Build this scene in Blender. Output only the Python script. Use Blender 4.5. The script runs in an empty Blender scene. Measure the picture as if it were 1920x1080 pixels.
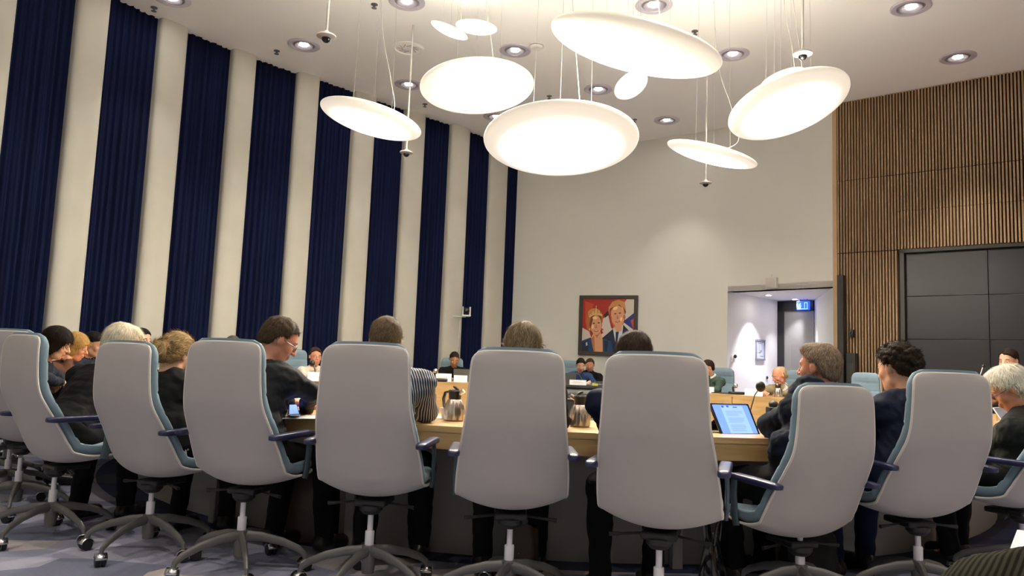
import bpy, math, random
import numpy as np
from mathutils import Vector, Matrix
S = bpy.context.scene
C = S.collection
random.seed(7)

# ------------------------------------------------------------------ camera
FPX = 1400.0; PITCH = math.radians(5.8); ROLL = math.radians(2.2); CAMH = 1.08
cp, sp, cr, sr = math.cos(PITCH), math.sin(PITCH), math.cos(ROLL), math.sin(ROLL)
_R0, _U0, _F0 = Vector((1, 0, 0)), Vector((0, -sp, cp)), Vector((0, cp, sp))
_R = cr * _R0 + sr * _U0
_U = -sr * _R0 + cr * _U0
cam_d = bpy.data.cameras.new('camera'); cam = bpy.data.objects.new('camera', cam_d); C.objects.link(cam)
cam_d.sensor_width = 36.0; cam_d.lens = FPX * 36.0 / 1920.0; cam_d.clip_start = .05; cam_d.clip_end = 200
M = Matrix((( _R.x, _U.x, -_F0.x, 0), (_R.y, _U.y, -_F0.y, 0), (_R.z, _U.z, -_F0.z, CAMH), (0, 0, 0, 1)))
cam.matrix_world = M
S.camera = cam

# ------------------------------------------------------------------ world and exposure
S.view_settings.view_transform = 'Standard'; S.view_settings.look = 'None'
S.view_settings.gamma = 1.0; S.view_settings.use_curve_mapping = False
S.view_settings.exposure = 1.95
w = bpy.data.worlds.new('world'); S.world = w; w.use_nodes = True
w.node_tree.nodes['Background'].inputs[0].default_value = (1.0, .9, .78, 1)
w.node_tree.nodes['Background'].inputs[1].default_value = 0.12
LAMP_STRENGTH = 54.0      # pendants
SPOT_POWER = 86.0        # recessed downlights
SPOT_COL = (1.0, .90, .79)
CEIL = 5.68

def pray(x, y):
    a = (x - 960) / FPX; b = (540 - y) / FPX
    return _F0 + a * _R + b * _U
def at_z(x, y, z):
    d = pray(x, y); t = (z - CAMH) / d.z
    return Vector((d.x * t, d.y * t, z))
def at_y(x, y, Y):
    d = pray(x, y); t = Y / d.y
    return Vector((d.x * t, Y, CAMH + d.z * t))

# ------------------------------------------------------------------ materials
def lin(h):
    h = h.lstrip('#'); v = [int(h[i:i + 2], 16) / 255 for i in (0, 2, 4)]
    return tuple((c / 12.92 if c <= .04045 else ((c + .055) / 1.055) ** 2.4) for c in v)
MATS = {}
def mat(name, col, rough=.6, metal=0, noise=0, nscale=20, bump=0, bscale=200, emit=None, es=0, coat=0, spec=.5, sheen=0, stretch=None, trans=0):
    if name in MATS: return MATS[name]
    if isinstance(col, str): col = lin(col)
    m = bpy.data.materials.new(name); m.use_nodes = True; nt = m.node_tree; b = nt.nodes['Principled BSDF']
    b.inputs['Base Color'].default_value = (*col, 1); b.inputs['Roughness'].default_value = rough
    b.inputs['Metallic'].default_value = metal; b.inputs['Specular IOR Level'].default_value = spec
    b.inputs['Coat Weight'].default_value = coat; b.inputs['Sheen Weight'].default_value = sheen
    if trans: b.inputs['Transmission Weight'].default_value = trans
    tc = nt.nodes.new('ShaderNodeTexCoord'); src = tc.outputs['Object']
    if stretch:
        mp = nt.nodes.new('ShaderNodeMapping'); mp.inputs['Scale'].default_value = stretch
        nt.links.new(src, mp.inputs[0]); src = mp.outputs[0]
    if noise:
        n = nt.nodes.new('ShaderNodeTexNoise'); n.inputs['Scale'].default_value = nscale; n.inputs['Detail'].default_value = 5
        r = nt.nodes.new('ShaderNodeValToRGB')
        r.color_ramp.elements[0].position = .3; r.color_ramp.elements[1].position = .7
        r.color_ramp.elements[0].color = (*[c * (1 - noise) for c in col], 1)
        r.color_ramp.elements[1].color = (*[min(1, c * (1 + noise)) for c in col], 1)
        nt.links.new(src, n.inputs['Vector']); nt.links.new(n.outputs['Fac'], r.inputs[0]); nt.links.new(r.outputs[0], b.inputs['Base Color'])
    if bump:
        n2 = nt.nodes.new('ShaderNodeTexNoise'); n2.inputs['Scale'].default_value = bscale; n2.inputs['Detail'].default_value = 3
        bp = nt.nodes.new('ShaderNodeBump'); bp.inputs['Strength'].default_value = bump; bp.inputs['Distance'].default_value = .004
        nt.links.new(src, n2.inputs['Vector']); nt.links.new(n2.outputs['Fac'], bp.inputs['Height']); nt.links.new(bp.outputs[0], b.inputs['Normal'])
    if emit is not None:
        if isinstance(emit, str): emit = lin(emit)
        b.inputs['Emission Color'].default_value = (*emit, 1); b.inputs['Emission Strength'].default_value = es
    MATS[name] = m
    return m

WALLM = mat('warm white wall paint', (.70, .70, .65), .85, bump=.05, bscale=120)
RECM = mat('cool white recess paint', (.72, .70, .71), .85)
CEILM = mat('ceiling plaster', (.90, .90, .87), .9, bump=.04, bscale=90)
COLM = mat('column plaster', (.54, .53, .465), .8, noise=.03, nscale=3)
CURT = mat('navy curtain velvet', (.0048, .0092, .040), .9, noise=.25, nscale=2.0, spec=.15, stretch=(6, 6, .3))
CHROME = mat('chrome', (.8, .8, .82), .18, metal=1)
DARKMETAL = mat('dark grey coated metal', (.17, .168, .165), .42, metal=.3)
BLACK = mat('black plastic', (.012, .012, .013), .45)
BLACKG = mat('black gloss', (.008, .008, .01), .12)
WHITEP = mat('white plastic', (.75, .74, .72), .4)
PAPER = mat('white paper', (.82, .81, .82), .8)
SHELLM = mat('light grey chair fabric', (.48, .458, .44), .75, noise=.05, nscale=3, bump=.06, bscale=500)
PIPEM = mat('pale cream piping', (.72, .68, .62), .6)
CUSHM = mat('blue grey chair upholstery', (.19, .285, .35), .7, noise=.08, nscale=8, bump=.08, bscale=400, sheen=.2)
PADM = mat('indigo armrest pad', (.028, .030, .085), .32, bump=.05, bscale=300)
STRUTM = mat('grey armrest strut', (.07, .10, .125), .4)
OAKDARKGAP = mat('dark slot backing', (.02, .016, .012), .9)

def wood(name, c1, c2, scale=(3, 3, 30), rough=.4):
    m = bpy.data.materials.new(name); m.use_nodes = True; nt = m.node_tree; b = nt.nodes['Principled BSDF']
    tc = nt.nodes.new('ShaderNodeTexCoord'); mp = nt.nodes.new('ShaderNodeMapping'); mp.inputs['Scale'].default_value = scale
    n = nt.nodes.new('ShaderNodeTexNoise'); n.inputs['Scale'].default_value = 1.0; n.inputs['Detail'].default_value = 6; n.inputs['Distortion'].default_value = .6
    r = nt.nodes.new('ShaderNodeValToRGB'); r.color_ramp.elements[0].position = .35; r.color_ramp.elements[1].position = .65
    r.color_ramp.elements[0].color = (*c1, 1); r.color_ramp.elements[1].color = (*c2, 1)
    nt.links.new(tc.outputs['Object'], mp.inputs[0]); nt.links.new(mp.outputs[0], n.inputs['Vector']); nt.links.new(n.outputs['Fac'], r.inputs[0])
    nt.links.new(r.outputs[0], b.inputs['Base Color']); b.inputs['Roughness'].default_value = rough
    return m
BEECH = wood('beech veneer', (.50, .30, .115), (.60, .38, .16), (2, 2, 22), .35)
OAK = wood('oak slat wood', (.30, .18, .085), (.42, .265, .135), (30, 30, 1.5), .5)

def carpet():
    m = bpy.data.materials.new('patchwork carpet'); m.use_nodes = True; nt = m.node_tree; b = nt.nodes['Principled BSDF']
    tc = nt.nodes.new('ShaderNodeTexCoord'); mp = nt.nodes.new('ShaderNodeMapping'); mp.inputs['Scale'].default_value = (1.6, 3.2, 1); mp.inputs['Rotation'].default_value = (0, 0, .5)
    nz = nt.nodes.new('ShaderNodeTexNoise'); nz.inputs['Scale'].default_value = 60
    v = nt.nodes.new('ShaderNodeTexVoronoi'); v.inputs['Scale'].default_value = 1.0; v.inputs['Randomness'].default_value = 1
    r = nt.nodes.new('ShaderNodeValToRGB'); e = r.color_ramp.elements
    e[0].position = 0; e[0].color = (.26, .28, .39, 1); e[1].position = 1; e[1].color = (.70, .67, .71, 1)
    for p, c in ((.3, (.40, .42, .56, 1)), (.55, (.50, .51, .64, 1)), (.8, (.64, .60, .63, 1)), (.9, (.74, .66, .62, 1))):
        x = e.new(p); x.color = c
    r.color_ramp.interpolation = 'CONSTANT'
    mx = nt.nodes.new('ShaderNodeMixRGB'); mx.blend_type = 'MULTIPLY'; mx.inputs[0].default_value = .35
    nt.links.new(tc.outputs['Object'], mp.inputs[0]); nt.links.new(mp.outputs[0], v.inputs['Vector']); nt.links.new(tc.outputs['Object'], nz.inputs['Vector'])
    sx = nt.nodes.new('ShaderNodeSeparateColor'); nt.links.new(v.outputs['Color'], sx.inputs[0]); nt.links.new(sx.outputs[0], r.inputs[0])
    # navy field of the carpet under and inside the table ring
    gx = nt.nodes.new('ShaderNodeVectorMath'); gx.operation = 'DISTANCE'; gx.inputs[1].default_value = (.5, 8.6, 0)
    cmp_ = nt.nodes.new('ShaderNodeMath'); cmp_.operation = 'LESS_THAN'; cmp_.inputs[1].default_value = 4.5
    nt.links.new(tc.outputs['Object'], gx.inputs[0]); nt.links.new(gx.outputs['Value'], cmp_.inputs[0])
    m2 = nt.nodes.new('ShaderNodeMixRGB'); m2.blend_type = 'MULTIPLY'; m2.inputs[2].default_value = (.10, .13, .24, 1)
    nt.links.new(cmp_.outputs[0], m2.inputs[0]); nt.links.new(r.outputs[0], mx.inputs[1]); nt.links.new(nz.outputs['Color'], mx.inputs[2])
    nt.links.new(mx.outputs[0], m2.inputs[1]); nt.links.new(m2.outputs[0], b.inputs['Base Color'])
    b.inputs['Roughness'].default_value = .95
    return m
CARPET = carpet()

# ------------------------------------------------------------------ mesh helpers
class MB:
    def __init__(s): s.v = []; s.f = []; s.m = []
    def add(s, vs, fs, mi=0):
        o = len(s.v); s.v += [tuple(p) for p in vs]; s.f += [tuple(i + o for i in f) for f in fs]; s.m += [mi] * len(fs); return s
    def box(s, c, d, rz=0, mi=0, M=None):
        cx, cy, cz = c; a, b, e = d[0] / 2, d[1] / 2, d[2] / 2; ca, sa = math.cos(rz), math.sin(rz); vs = []
        for z in (-e, e):
            for x, y in ((-a, -b), (a, -b), (a, b), (-a, b)):
                if M is not None: q = M @ Vector((x, y, z)); vs.append((cx + q.x, cy + q.y, cz + q.z))
                else: vs.append((cx + x * ca - y * sa, cy + x * sa + y * ca, cz + z))
        return s.add(vs, [(3, 2, 1, 0), (4, 5, 6, 7), (0, 1, 5, 4), (1, 2, 6, 5), (2, 3, 7, 6), (3, 0, 4, 7)], mi)
    def prism(s, pts, z0, z1, mi=0):
        n = len(pts); vs = [(x, y, z0) for x, y in pts] + [(x, y, z1) for x, y in pts]
        fs = [tuple(range(n - 1, -1, -1)), tuple(range(n, 2 * n))] + [(i, (i + 1) % n, n + (i + 1) % n, n + i) for i in range(n)]
        return s.add(vs, fs, mi)
    def lathe(s, prof, seg=24, c=(0, 0, 0), M=None, mi=0):
        vs = []; fs = []; n = len(prof)
        for r, z in prof:
            for k in range(seg):
                a = 2 * math.pi * k / seg; p = Vector((r * math.cos(a), r * math.sin(a), z))
                if M is not None: p = M @ p
                vs.append((p.x + c[0], p.y + c[1], p.z + c[2]))
        for i in range(n - 1):
            for k in range(seg):
                k2 = (k + 1) % seg; fs.append((i * seg + k, i * seg + k2, (i + 1) * seg + k2, (i + 1) * seg + k))
        if prof[0][0] > 1e-6: fs.append(tuple(range(seg - 1, -1, -1)))
        if prof[-1][0] > 1e-6: fs.append(tuple((n - 1) * seg + k for k in range(seg)))
        return s.add(vs, fs, mi)
    def tube(s, pts, r, seg=8, mi=0, flat=None):
        pts = [Vector(p) for p in pts]; n = len(pts); rs = r if isinstance(r, (list, tuple)) else [r] * n
        up = Vector((0, 0, 1)); vs = []; fs = []; prev = None
        for i in range(n):
            t = (pts[min(i + 1, n - 1)] - pts[max(i - 1, 0)]).normalized()
            if prev is None:
                a = t.cross(up)
                if a.length < 1e-3: a = t.cross(Vector((0, 1, 0)))
                a.normalize()
            else:
                a = prev - t * prev.dot(t)
                if a.length < 1e-4: a = t.orthogonal()
                a.normalize()
            prev = a; b = t.cross(a)
            for k in range(seg):
                th = 2 * math.pi * k / seg; fa, fb = (1, 1) if flat is None else flat
                vs.append(tuple(pts[i] + a * math.cos(th) * rs[i] * fa + b * math.sin(th) * rs[i] * fb))
        for i in range(n - 1):
            for k in range(seg):
                k2 = (k + 1) % seg; fs.append((i * seg + k, i * seg + k2, (i + 1) * seg + k2, (i + 1) * seg + k))
        fs.append(tuple(range(seg - 1, -1, -1))); fs.append(tuple((n - 1) * seg + k for k in range(seg)))
        return s.add(vs, fs, mi)
    def ell(s, c, r, seg=16, rings=10, M=None, mi=0):
        prof = [(max(1e-7, math.sin(math.pi * i / rings)), -math.cos(math.pi * i / rings)) for i in range(rings + 1)]
        MM = Matrix.Diagonal(Vector((r[0], r[1], r[2])))
        if M is not None: MM = M @ MM
        return s.lathe(prof, seg, c, MM, mi)
    def build(s, name, mats, parent=None, smooth=True, bevel=0, auto=35):
        me = bpy.data.meshes.new(name); me.from_pydata(s.v, [], s.f)
        if not isinstance(mats, (list, tuple)): mats = [mats]
        for m in mats: me.materials.append(m)
        if any(s.m): me.polygons.foreach_set('material_index', s.m)
        me.validate(clean_customdata=False)
        o = bpy.data.objects.new(name, me); C.objects.link(o)
        if parent is not None: o.parent = parent
        if bevel:
            b = o.modifiers.new('b', 'BEVEL'); b.width = bevel; b.segments = 2; b.limit_method = 'ANGLE'; b.angle_limit = math.radians(40)
        if smooth:
            me.polygons.foreach_set('use_smooth', [True] * len(me.polygons))
            me.set_sharp_from_angle(angle=math.radians(auto))
        me.update()
        return o
def tag(o, label=None, cat=None, group=None, kind=None):
    if label: o['label'] = label
    if cat: o['category'] = cat
    if group: o['group'] = group
    if kind: o['kind'] = kind
    return o
def thing(name, label, cat, loc=(0, 0, 0), rz=0, group=None):
    o = bpy.data.objects.new(name, None); C.objects.link(o); o.empty_display_size = .1
    o.location = loc; o.rotation_euler = (0, 0, rz); return tag(o, label, cat, group)
def struct(o): o['kind'] = 'structure'; return o
def dup(root, loc, rz, label, group=None):
    def cpy(o, par):
        c = o.copy(); C.objects.link(c)
        if par is not None: c.parent = par
        for ch in o.children: cpy(ch, c)
        return c
    r = cpy(root, None); r.location = loc; r.rotation_euler = (0, 0, rz); r['label'] = label
    if group: r['group'] = group
    return r

def catmull(P, n):
    out = []; P = [tuple(P[0])] + [tuple(p) for p in P] + [tuple(P[-1])]
    m = len(P) - 3
    for i in range(n + 1):
        x = i / n * m; k = min(int(x), m - 1); t = x - k; p0, p1, p2, p3 = P[k:k + 4]
        out.append(tuple(.5 * ((2 * b) + (-a + c) * t + (2 * a - 5 * b + 4 * c - d) * t * t + (-a + 3 * b - 3 * c + d) * t ** 3) for a, b, c, d in zip(p0, p1, p2, p3)))
    return out

# ------------------------------------------------------------------ room shell
LW = [(-9.2, -4.5), (-8.6, -1.0), (-7.95, 2.3), (-7.5, 4.0), (-7.05, 5.1), (-6.62, 6.15), (-6.2, 7.2), (-5.8, 8.25), (-5.388, 9.333)]   # left edges of curtains / spacing
CL = [((-6.62, 6.15), (-6.36, 6.8)), ((-6.02, 7.68), (-5.72, 8.36)), ((-5.388, 9.333), (-5.035, 9.984)), ((-4.821, 10.35), (-4.389, 10.952)), ((-4.131, 11.246), (-3.645, 11.799)),
      ((-3.341, 12.044), (-2.85, 12.555)), ((-2.562, 12.917), (-2.07, 13.42)), ((-1.767, 13.717), (-1.307, 14.167)), ((-.972, 14.527), (-.55, 15.007)), ((-.206, 15.414), (.07, 15.733))]
CL = [((-6.50, 5.85), (-6.31, 6.58)), ((-6.17, 7.03), (-5.96, 7.75)), ((-5.81, 8.20), (-5.585, 8.97)), ((-5.388, 9.333), (-5.035, 9.984)), ((-4.821, 10.35), (-4.389, 10.952)), ((-4.131, 11.246), (-3.645, 11.799)),
      ((-3.341, 12.044), (-2.85, 12.555)), ((-2.562, 12.917), (-2.09, 13.40)), ((-1.767, 13.717), (-1.307, 14.167)), ((-.972, 14.527), (-.558, 15.0)), ((-.206, 15.414), (.07, 15.733))]
def wall_strip(name, pts, z0, z1, t, m, side=1):
    """extruded wall following plan points; thickness t grows to the outside (left of travel when side=1)"""
    n = len(pts); out = []
    for i in range(n):
        a = Vector(pts[max(i - 1, 0)]); b = Vector(pts[min(i + 1, n - 1)]); d = (b - a).normalized(); nn = Vector((-d.y, d.x)) * side * t
        out.append((pts[i][0] + nn.x, pts[i][1] + nn.y))
    mb = MB(); vs = []
    for i in range(n):
        vs += [(*pts[i], z0), (*pts[i], z1), (*out[i], z1), (*out[i], z0)]
    fs = []
    for i in range(n - 1):
        a, b = i * 4, i * 4 + 4
        for k in range(4): fs.append((a + k, a + (k + 1) % 4, b + (k + 1) % 4, b + k))
    fs += [(0, 1, 2, 3), ((n - 1) * 4 + 3, (n - 1) * 4 + 2, (n - 1) * 4 + 1, (n - 1) * 4)]
    mb.add(vs, fs); return struct(mb.build(name, m, auto=50))
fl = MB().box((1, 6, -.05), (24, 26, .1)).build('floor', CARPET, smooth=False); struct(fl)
ce = MB().box((1, 6, CEIL + .06), (24, 26, .12)).build('ceiling', CEILM, smooth=False); struct(ce)
# left wall behind the curtains: slightly outside their line
lw = [(-7.9, -4.0), (-7.6, 0.0), (-7.1, 3.4), (-6.62, 5.4)] + [p for c in CL for p in c]
def offs(pts, d):
    o = []
    for i in range(len(pts)):
        a = Vector(pts[max(i - 1, 0)]); b = Vector(pts[min(i + 1, len(pts) - 1)]); t = (b - a).normalized(); o.append((pts[i][0] - t.y * d, pts[i][1] + t.x * d))
    return o
wall_strip('wall_left', offs(lw, .16), 0, CEIL, .2, COLM)
FW = [(-.12, 15.83), (.07, 15.733), (.9, 15.46), (1.7, 15.13), (2.468, 14.80), (3.2, 14.32), (3.975, 13.689)]
wall_strip('wall_back', FW, 0, CEIL, .2, WALLM)
RA, RB = Vector((3.975, 13.689)), Vector((5.342, 12.288))
BKL, BKR = Vector((5.422, 15.092)), Vector((5.947, 14.598)); RZ = 2.555
wall_strip('wall_lintel', [tuple(RA), tuple(RB)], RZ, CEIL, .2, WALLM)
wall_strip('wall_recess_left', [tuple(RA), tuple(BKL)], 0, RZ, .15, RECM)
wall_strip('wall_recess_right', [tuple(BKR), tuple(RB)], 0, RZ, .15, WALLM)
wall_strip('wall_recess_back', [tuple(BKL), tuple(BKR)], 0, RZ, .15, RECM)
rc = MB().prism([(RA.x, RA.y), (RB.x, RB.y), (BKR.x + .1, BKR.y + .1), (BKL.x + .1, BKL.y + .1)], RZ, RZ + .1).build('ceiling_recess', RECM, smooth=False); struct(rc)
WD = Vector((7.41 - 5.342, 10.584 - 12.288)).normalized(); WN = Vector((-WD.y, WD.x))   # wood wall direction / outward normal
if WN.y < 0: WN = -WN
def wp(s, d=0): p = RB + WD * s + WN * d; return (p.x, p.y)
WLEN = 4.6; SCR0 = .97; SCRZ = 3.12
# wood wall: dark backing + slats, one structure mesh; the screen niche is left open
mb = MB()
def wbox(mbx, s0, s1, z0, z1, d0, d1, mi=0):
    mbx.prism([wp(s0, d0), wp(s1, d0), wp(s1, d1), wp(s0, d1)], z0, z1, mi)
wbox(mb, 0, SCR0, 0, CEIL, .05, .3, 1); wbox(mb, SCR0, WLEN, SCRZ, CEIL, .05, .3, 1); wbox(mb, SCR0, WLEN, 0, SCRZ, .28, .3, 1)
s = .05
while s < WLEN - .02:
    segs = [(0.0, 3.10), (3.115, 4.32), (4.33, CEIL)] if s < SCR0 - .02 else [(SCRZ, 3.72), (3.725, 4.32), (4.33, CEIL)]
    for z0, z1 in segs: wbox(mb, s, s + .024, z0, z1, .0, .05, 0)
    s += .0455
struct(mb.build('wall_right', [OAK, OAKDARKGAP], smooth=False))
LTW = mat('pale oak edge trim', (.52, .36, .19), .5)
mb = MB(); wbox(mb, -.02, .045, 0, CEIL, -.015, .2); struct(mb.build('trim_1', LTW, smooth=False))
e = wp(WLEN); wall_strip('wall_right_side', [e, (9.6, 5.0), (9.9, 0), (9.9, -4.0)], 0, CEIL, .2, OAK)
wall_strip('wall_rear', [(9.9, -4.0), (-7.9, -4.0)], 0, CEIL, .2, WALLM)

# columns and curtains of the left wall
ORD = ['first', 'second', 'third', 'fourth', 'fifth', 'sixth', 'seventh', 'eighth', 'ninth', 'tenth']
def curtain(a, b, label, seed):
    a, b = Vector(a), Vector(b); t = (b - a); L = t.length; t.normalize(); n = Vector((-t.y, t.x)); rnd = random.Random(seed)
    a = a - t * .07; L += .14; b = a + t * L
    N = 120; ph = [rnd.uniform(0, 6.28) for _ in range(4)]; vs = []; fs = []; nz = 10
    for j in range(nz + 1):
        z = .03 + (CEIL - .01) * j / nz; am = 1.0 - .35 * (j / nz)
        for i in range(N + 1):
            u = i / N; x = u * L
            d = am * (.028 * math.sin(2 * math.pi * x / .105 + ph[0] + 1.1 * math.sin(6 * u + ph[1])) + .012 * math.sin(2 * math.pi * x / .047 + ph[2])) + .012 * math.sin(2 * math.pi * x / .3 + ph[3] + z * .2)
            p = a + t * x + n * (.055 - d); vs.append((p.x, p.y, z))
    for j in range(nz):
        for i in range(N): q = j * (N + 1) + i; fs.append((q, q + 1, q + N + 2, q + N + 1))
    mb = MB(); mb.add(vs, fs); o = mb.build('curtain', CURT, auto=80)
    sm = o.modifiers.new('s', 'SOLIDIFY'); sm.thickness = .004
    return tag(o, label, 'curtain', 'navy curtains between the columns')
clab = ['navy pleated curtain beyond the left edge', 'navy pleated curtain mostly cut off by the left edge', 'navy curtain furthest left in view, in front of which the dark bobbed woman sits',
        'wide navy curtain second from the left, above the white haired man', 'navy curtain third from the left, above the woman with a bun',
        'navy curtain fourth from the left, above the man in a dark suit', 'navy curtain fifth from the left, behind the lowest left pendant lamp',
        'navy curtain sixth from the left, next to the grey haired man in stripes', 'navy curtain seventh from the left, left of the wall camera',
        'navy curtain eighth from the left, directly behind the wall camera', 'narrowest navy curtain at the corner of the white back wall']
for i, (a, b) in enumerate(CL):
    if i >= 1: curtain(a, b, clab[i], i)
def column(a, b, label):
    a, b = Vector(a), Vector(b); t = b - a; L = t.length; t.normalize(); n = Vector((-t.y, t.x)); pts = []
    for k in range(25):
        th = math.pi * k / 24; u = .5 - .5 * math.copysign(abs(math.cos(th)) ** .6, math.cos(th)); d = .085 * math.sin(th) ** .8
        p = a + t * (u * L) - n * d; pts.append((p.x, p.y))
    pts += [tuple(b + n * .2), tuple(a + n * .2)]
    o = MB().prism(pts, 0, CEIL).build('column', COLM, auto=30); return tag(o, label, 'column', 'white columns along the left wall')
cols = []
for i in range(1, len(CL) - 1): cols.append((CL[i][1], CL[i + 1][0]))
colab = ['white column cut off by the left edge of the photo', 'broad white column second from the left, above the left pair of councillors', 'white column third from the left, right of the white haired man',
         'white column fourth from the left, above the third grey chair', 'white column fifth from the left, left of the microphone speaker', 'white column sixth from the left, beside the striped shirt man',
         'white column seventh from the left, under the lowest left pendant lamp', 'white column carrying the wall camera bracket', 'white column nearest the back wall corner']
for (a, b), l in zip(cols, colab): column(a, b, l)

# far white wall fittings -------------------------------------------------
def onseg(x, y, A, B):
    d = pray(x, y); nx, ny = B[1] - A[1], -(B[0] - A[0]); t = (nx * A[0] + ny * A[1]) / (nx * d.x + ny * d.y)
    return Vector((d.x * t, d.y * t, CAMH + d.z * t))
def ang(A, B): return math.atan2(B[1] - A[1], B[0] - A[0])
# local frame helper: things hung on a wall; x along the wall, -y into the room
def wall_thing(name, label, cat, c, A, B, off=.0, group=None):
    a = ang(A, B); n = Vector((math.sin(a), -math.cos(a), 0)); return thing(name, label, cat, (c.x + n.x * off, c.y + n.y * off, c.z), a, group)

def painting():
    A, B = (1.30, 15.30), (2.55, 14.76)
    c = onseg(1141, 610.5, A, B); t = wall_thing('framed_painting', 'framed painting of a couple, she with a small tiara, on the back wall', 'painting', c, A, B, .05)
    W, H, f = 1.21, 1.21, .075
    mb = MB()
    for x, z, dx, dz in ((0, H / 2 - f / 2, W, f), (0, -H / 2 + f / 2, W, f), (-W / 2 + f / 2, 0, f, H - 2 * f), (W / 2 - f / 2, 0, f, H - 2 * f)): mb.box((x, 0, z), (dx, .06, dz))
    mb.build('frame', mat('dark brown grey frame', (.045, .036, .03), .45), t, bevel=.006)
    cols = {'red': '#a5281a', 'red2': '#c04a28', 'white': '#cfc4bb', 'blue': '#1b2a7c', 'skin': '#d59a72', 'skin2': '#b06a42', 'hair1': '#b5652c', 'hair2': '#c38a4c', 'hairD': '#6a3a20', 'navy': '#101e38', 'teal': '#0f3d66', 'gold': '#d8b070', 'lips': '#a03a30', 'shirt': '#c4cdd8', 'dk': '#2a1a18', 'hl': '#f0cda0'}
    names = list(cols); ms = [mat('paint ' + n, cols[n], .45) for n in names]; I = {n: i for i, n in enumerate(names)}
    mb = MB(); mb.box((0, .0, 0), (W - 2 * f + .01, .02, H - 2 * f + .01), mi=I['red'])
    dep = [0.011]
    def poly(col, pts):   # pts in painting pixels of a 100x100 grid, x right, y down
        dep[0] += .0003; S_ = (W - 2 * f) / 100; v = []; q = []
        for x, y in pts:
            x = min(max(x, 0), 100); y = min(max(y, 0), 100); v.append(((x - 50) * S_, -dep[0], (50 - y) * S_))
        mb.add(v, [tuple(range(len(v) - 1, -1, -1))], I[col])
    def el(col, cx, cy, rx, ry, rot=0, a0=0, a1=360, n=22):
        pts = []
        for k in range(n + 1 if a1 - a0 < 360 else n):
            a = math.radians(a0 + (a1 - a0) * k / n); x = rx * math.cos(a); y = ry * math.sin(a); c_, s_ = math.cos(math.radians(rot)), math.sin(math.radians(rot)); pts.append((cx + x * c_ - y * s_, cy + x * s_ + y * c_))
        poly(col, pts)
    poly('white', [(0, 55), (14, 62), (22, 85), (0, 95)]); poly('white', [(38, 40), (50, 28), (58, 60), (48, 70), (40, 62)])
    poly('white', [(78, 0), (100, 0), (100, 30), (84, 40), (76, 20)]); poly('red2', [(60, 0), (86, 0), (78, 12)]); poly('red2', [(4, 4), (22, 10), (6, 50)])
    poly('blue', [(80, 42), (100, 26), (100, 62), (82, 46)]); poly('red2', [(94, 40), (100, 36), (100, 60)]); poly('dk', [(42, 30), (50, 22), (52, 30), (44, 36)])
    poly('navy', [(36, 76), (58, 54), (66, 60), (80, 48), (100, 62), (100, 100), (34, 100)])
    poly('white', [(37, 68), (56, 53), (60, 57), (40, 74)]); poly('white', [(81, 44), (98, 56), (100, 62), (94, 62), (80, 48)])
    poly('shirt', [(60, 55), (80, 48), (78, 78), (66, 82)]); poly('navy', [(66, 62), (72, 60), (70, 80), (66, 84)]); poly('skin', [(60, 50), (79, 45), (77, 60), (68, 62)])
    el('skin', 69, 32, 13.5, 20, -6); poly('skin2', [(56, 26), (59, 44), (66, 52), (61, 52), (56, 40)]); el('skin2', 82, 34, 2.2, 4.5)
    poly('hair2', [(52, 30), (51, 16), (58, 5), (70, 1), (82, 6), (85, 22), (83, 30), (79, 18), (72, 10), (62, 16), (56, 22)]); poly('hairD', [(52, 28), (54, 18), (66, 12), (57, 20)]); poly('hairD', [(79, 14), (85, 24), (83, 30)])
    el('dk', 64.5, 28, 2.4, 1.0, -6); el('dk', 73, 26.5, 2.4, 1.0, -6); poly('skin2', [(68, 29), (71, 37), (67, 38)]); el('lips', 69.5, 42.5, 4.6, 1.6, -8); el('white', 69.5, 42, 3.2, .7, -8); el('hl', 64, 17.5, 5, 3, -20); el('hl', 76, 38, 2, 4, 10)
    poly('teal', [(0, 80), (16, 74), (24, 72), (46, 76), (58, 80), (62, 100), (0, 100)]); poly('navy', [(0, 84), (12, 78), (14, 100), (0, 100)]); poly('navy', [(44, 78), (52, 80), (50, 100), (46, 100)])
    poly('skin', [(18, 74), (24, 62), (36, 62), (41, 76), (42, 100), (26, 100)]); poly('skin2', [(18, 76), (24, 70), (27, 100), (24, 100)]); poly('skin2', [(24, 66), (36, 64), (30, 74)])
    el('hair1', 24, 40, 16.5, 22, 8); el('hair1', 14, 48, 6, 14, 0); el('hair2', 22, 26, 12, 8, -12)
    el('skin', 27.5, 50, 10.8, 18.5, -2); poly('hairD', [(14, 50), (18, 30), (30, 26), (22, 34), (17, 56)]); poly('hairD', [(30, 25), (37, 30), (39, 50), (36, 38), (31, 31)])
    el('dk', 23, 46.5, 2.4, 1.1); el('dk', 32.5, 45.5, 2.4, 1.1); poly('skin2', [(27.5, 46), (29.6, 55), (26, 56)]); el('lips', 28, 60.5, 4.4, 2.0); el('white', 28, 60, 3.2, 1.0); el('hl', 25, 36, 5, 2.6); el('hl', 21, 53, 2, 4)
    el('white', 15, 58, 1.2, 1.8); el('white', 39.5, 54, 1.2, 1.8); el('red2', 41, 58, 1.4, 1.4)
    for a_, b_ in ((16, 30), (21, 24), (27, 13), (33, 22), (37, 28)): poly('gold', [(a_ - 3.2, 31.5 - abs(a_ - 27) * .05), (a_, b_), (a_ + 3.2, 30)]); el('white', a_, b_ + 1, .9, 1.2)
    poly('gold', [(13, 33), (27, 26.5), (40, 31), (39.5, 33.5), (27, 29), (13.5, 36)]); poly('white', [(8, 84), (11, 82), (12, 88), (9, 90)])
    mb.build('canvas', ms, t, smooth=False)
painting()
A, B = tuple(RA), tuple(RB)
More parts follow.
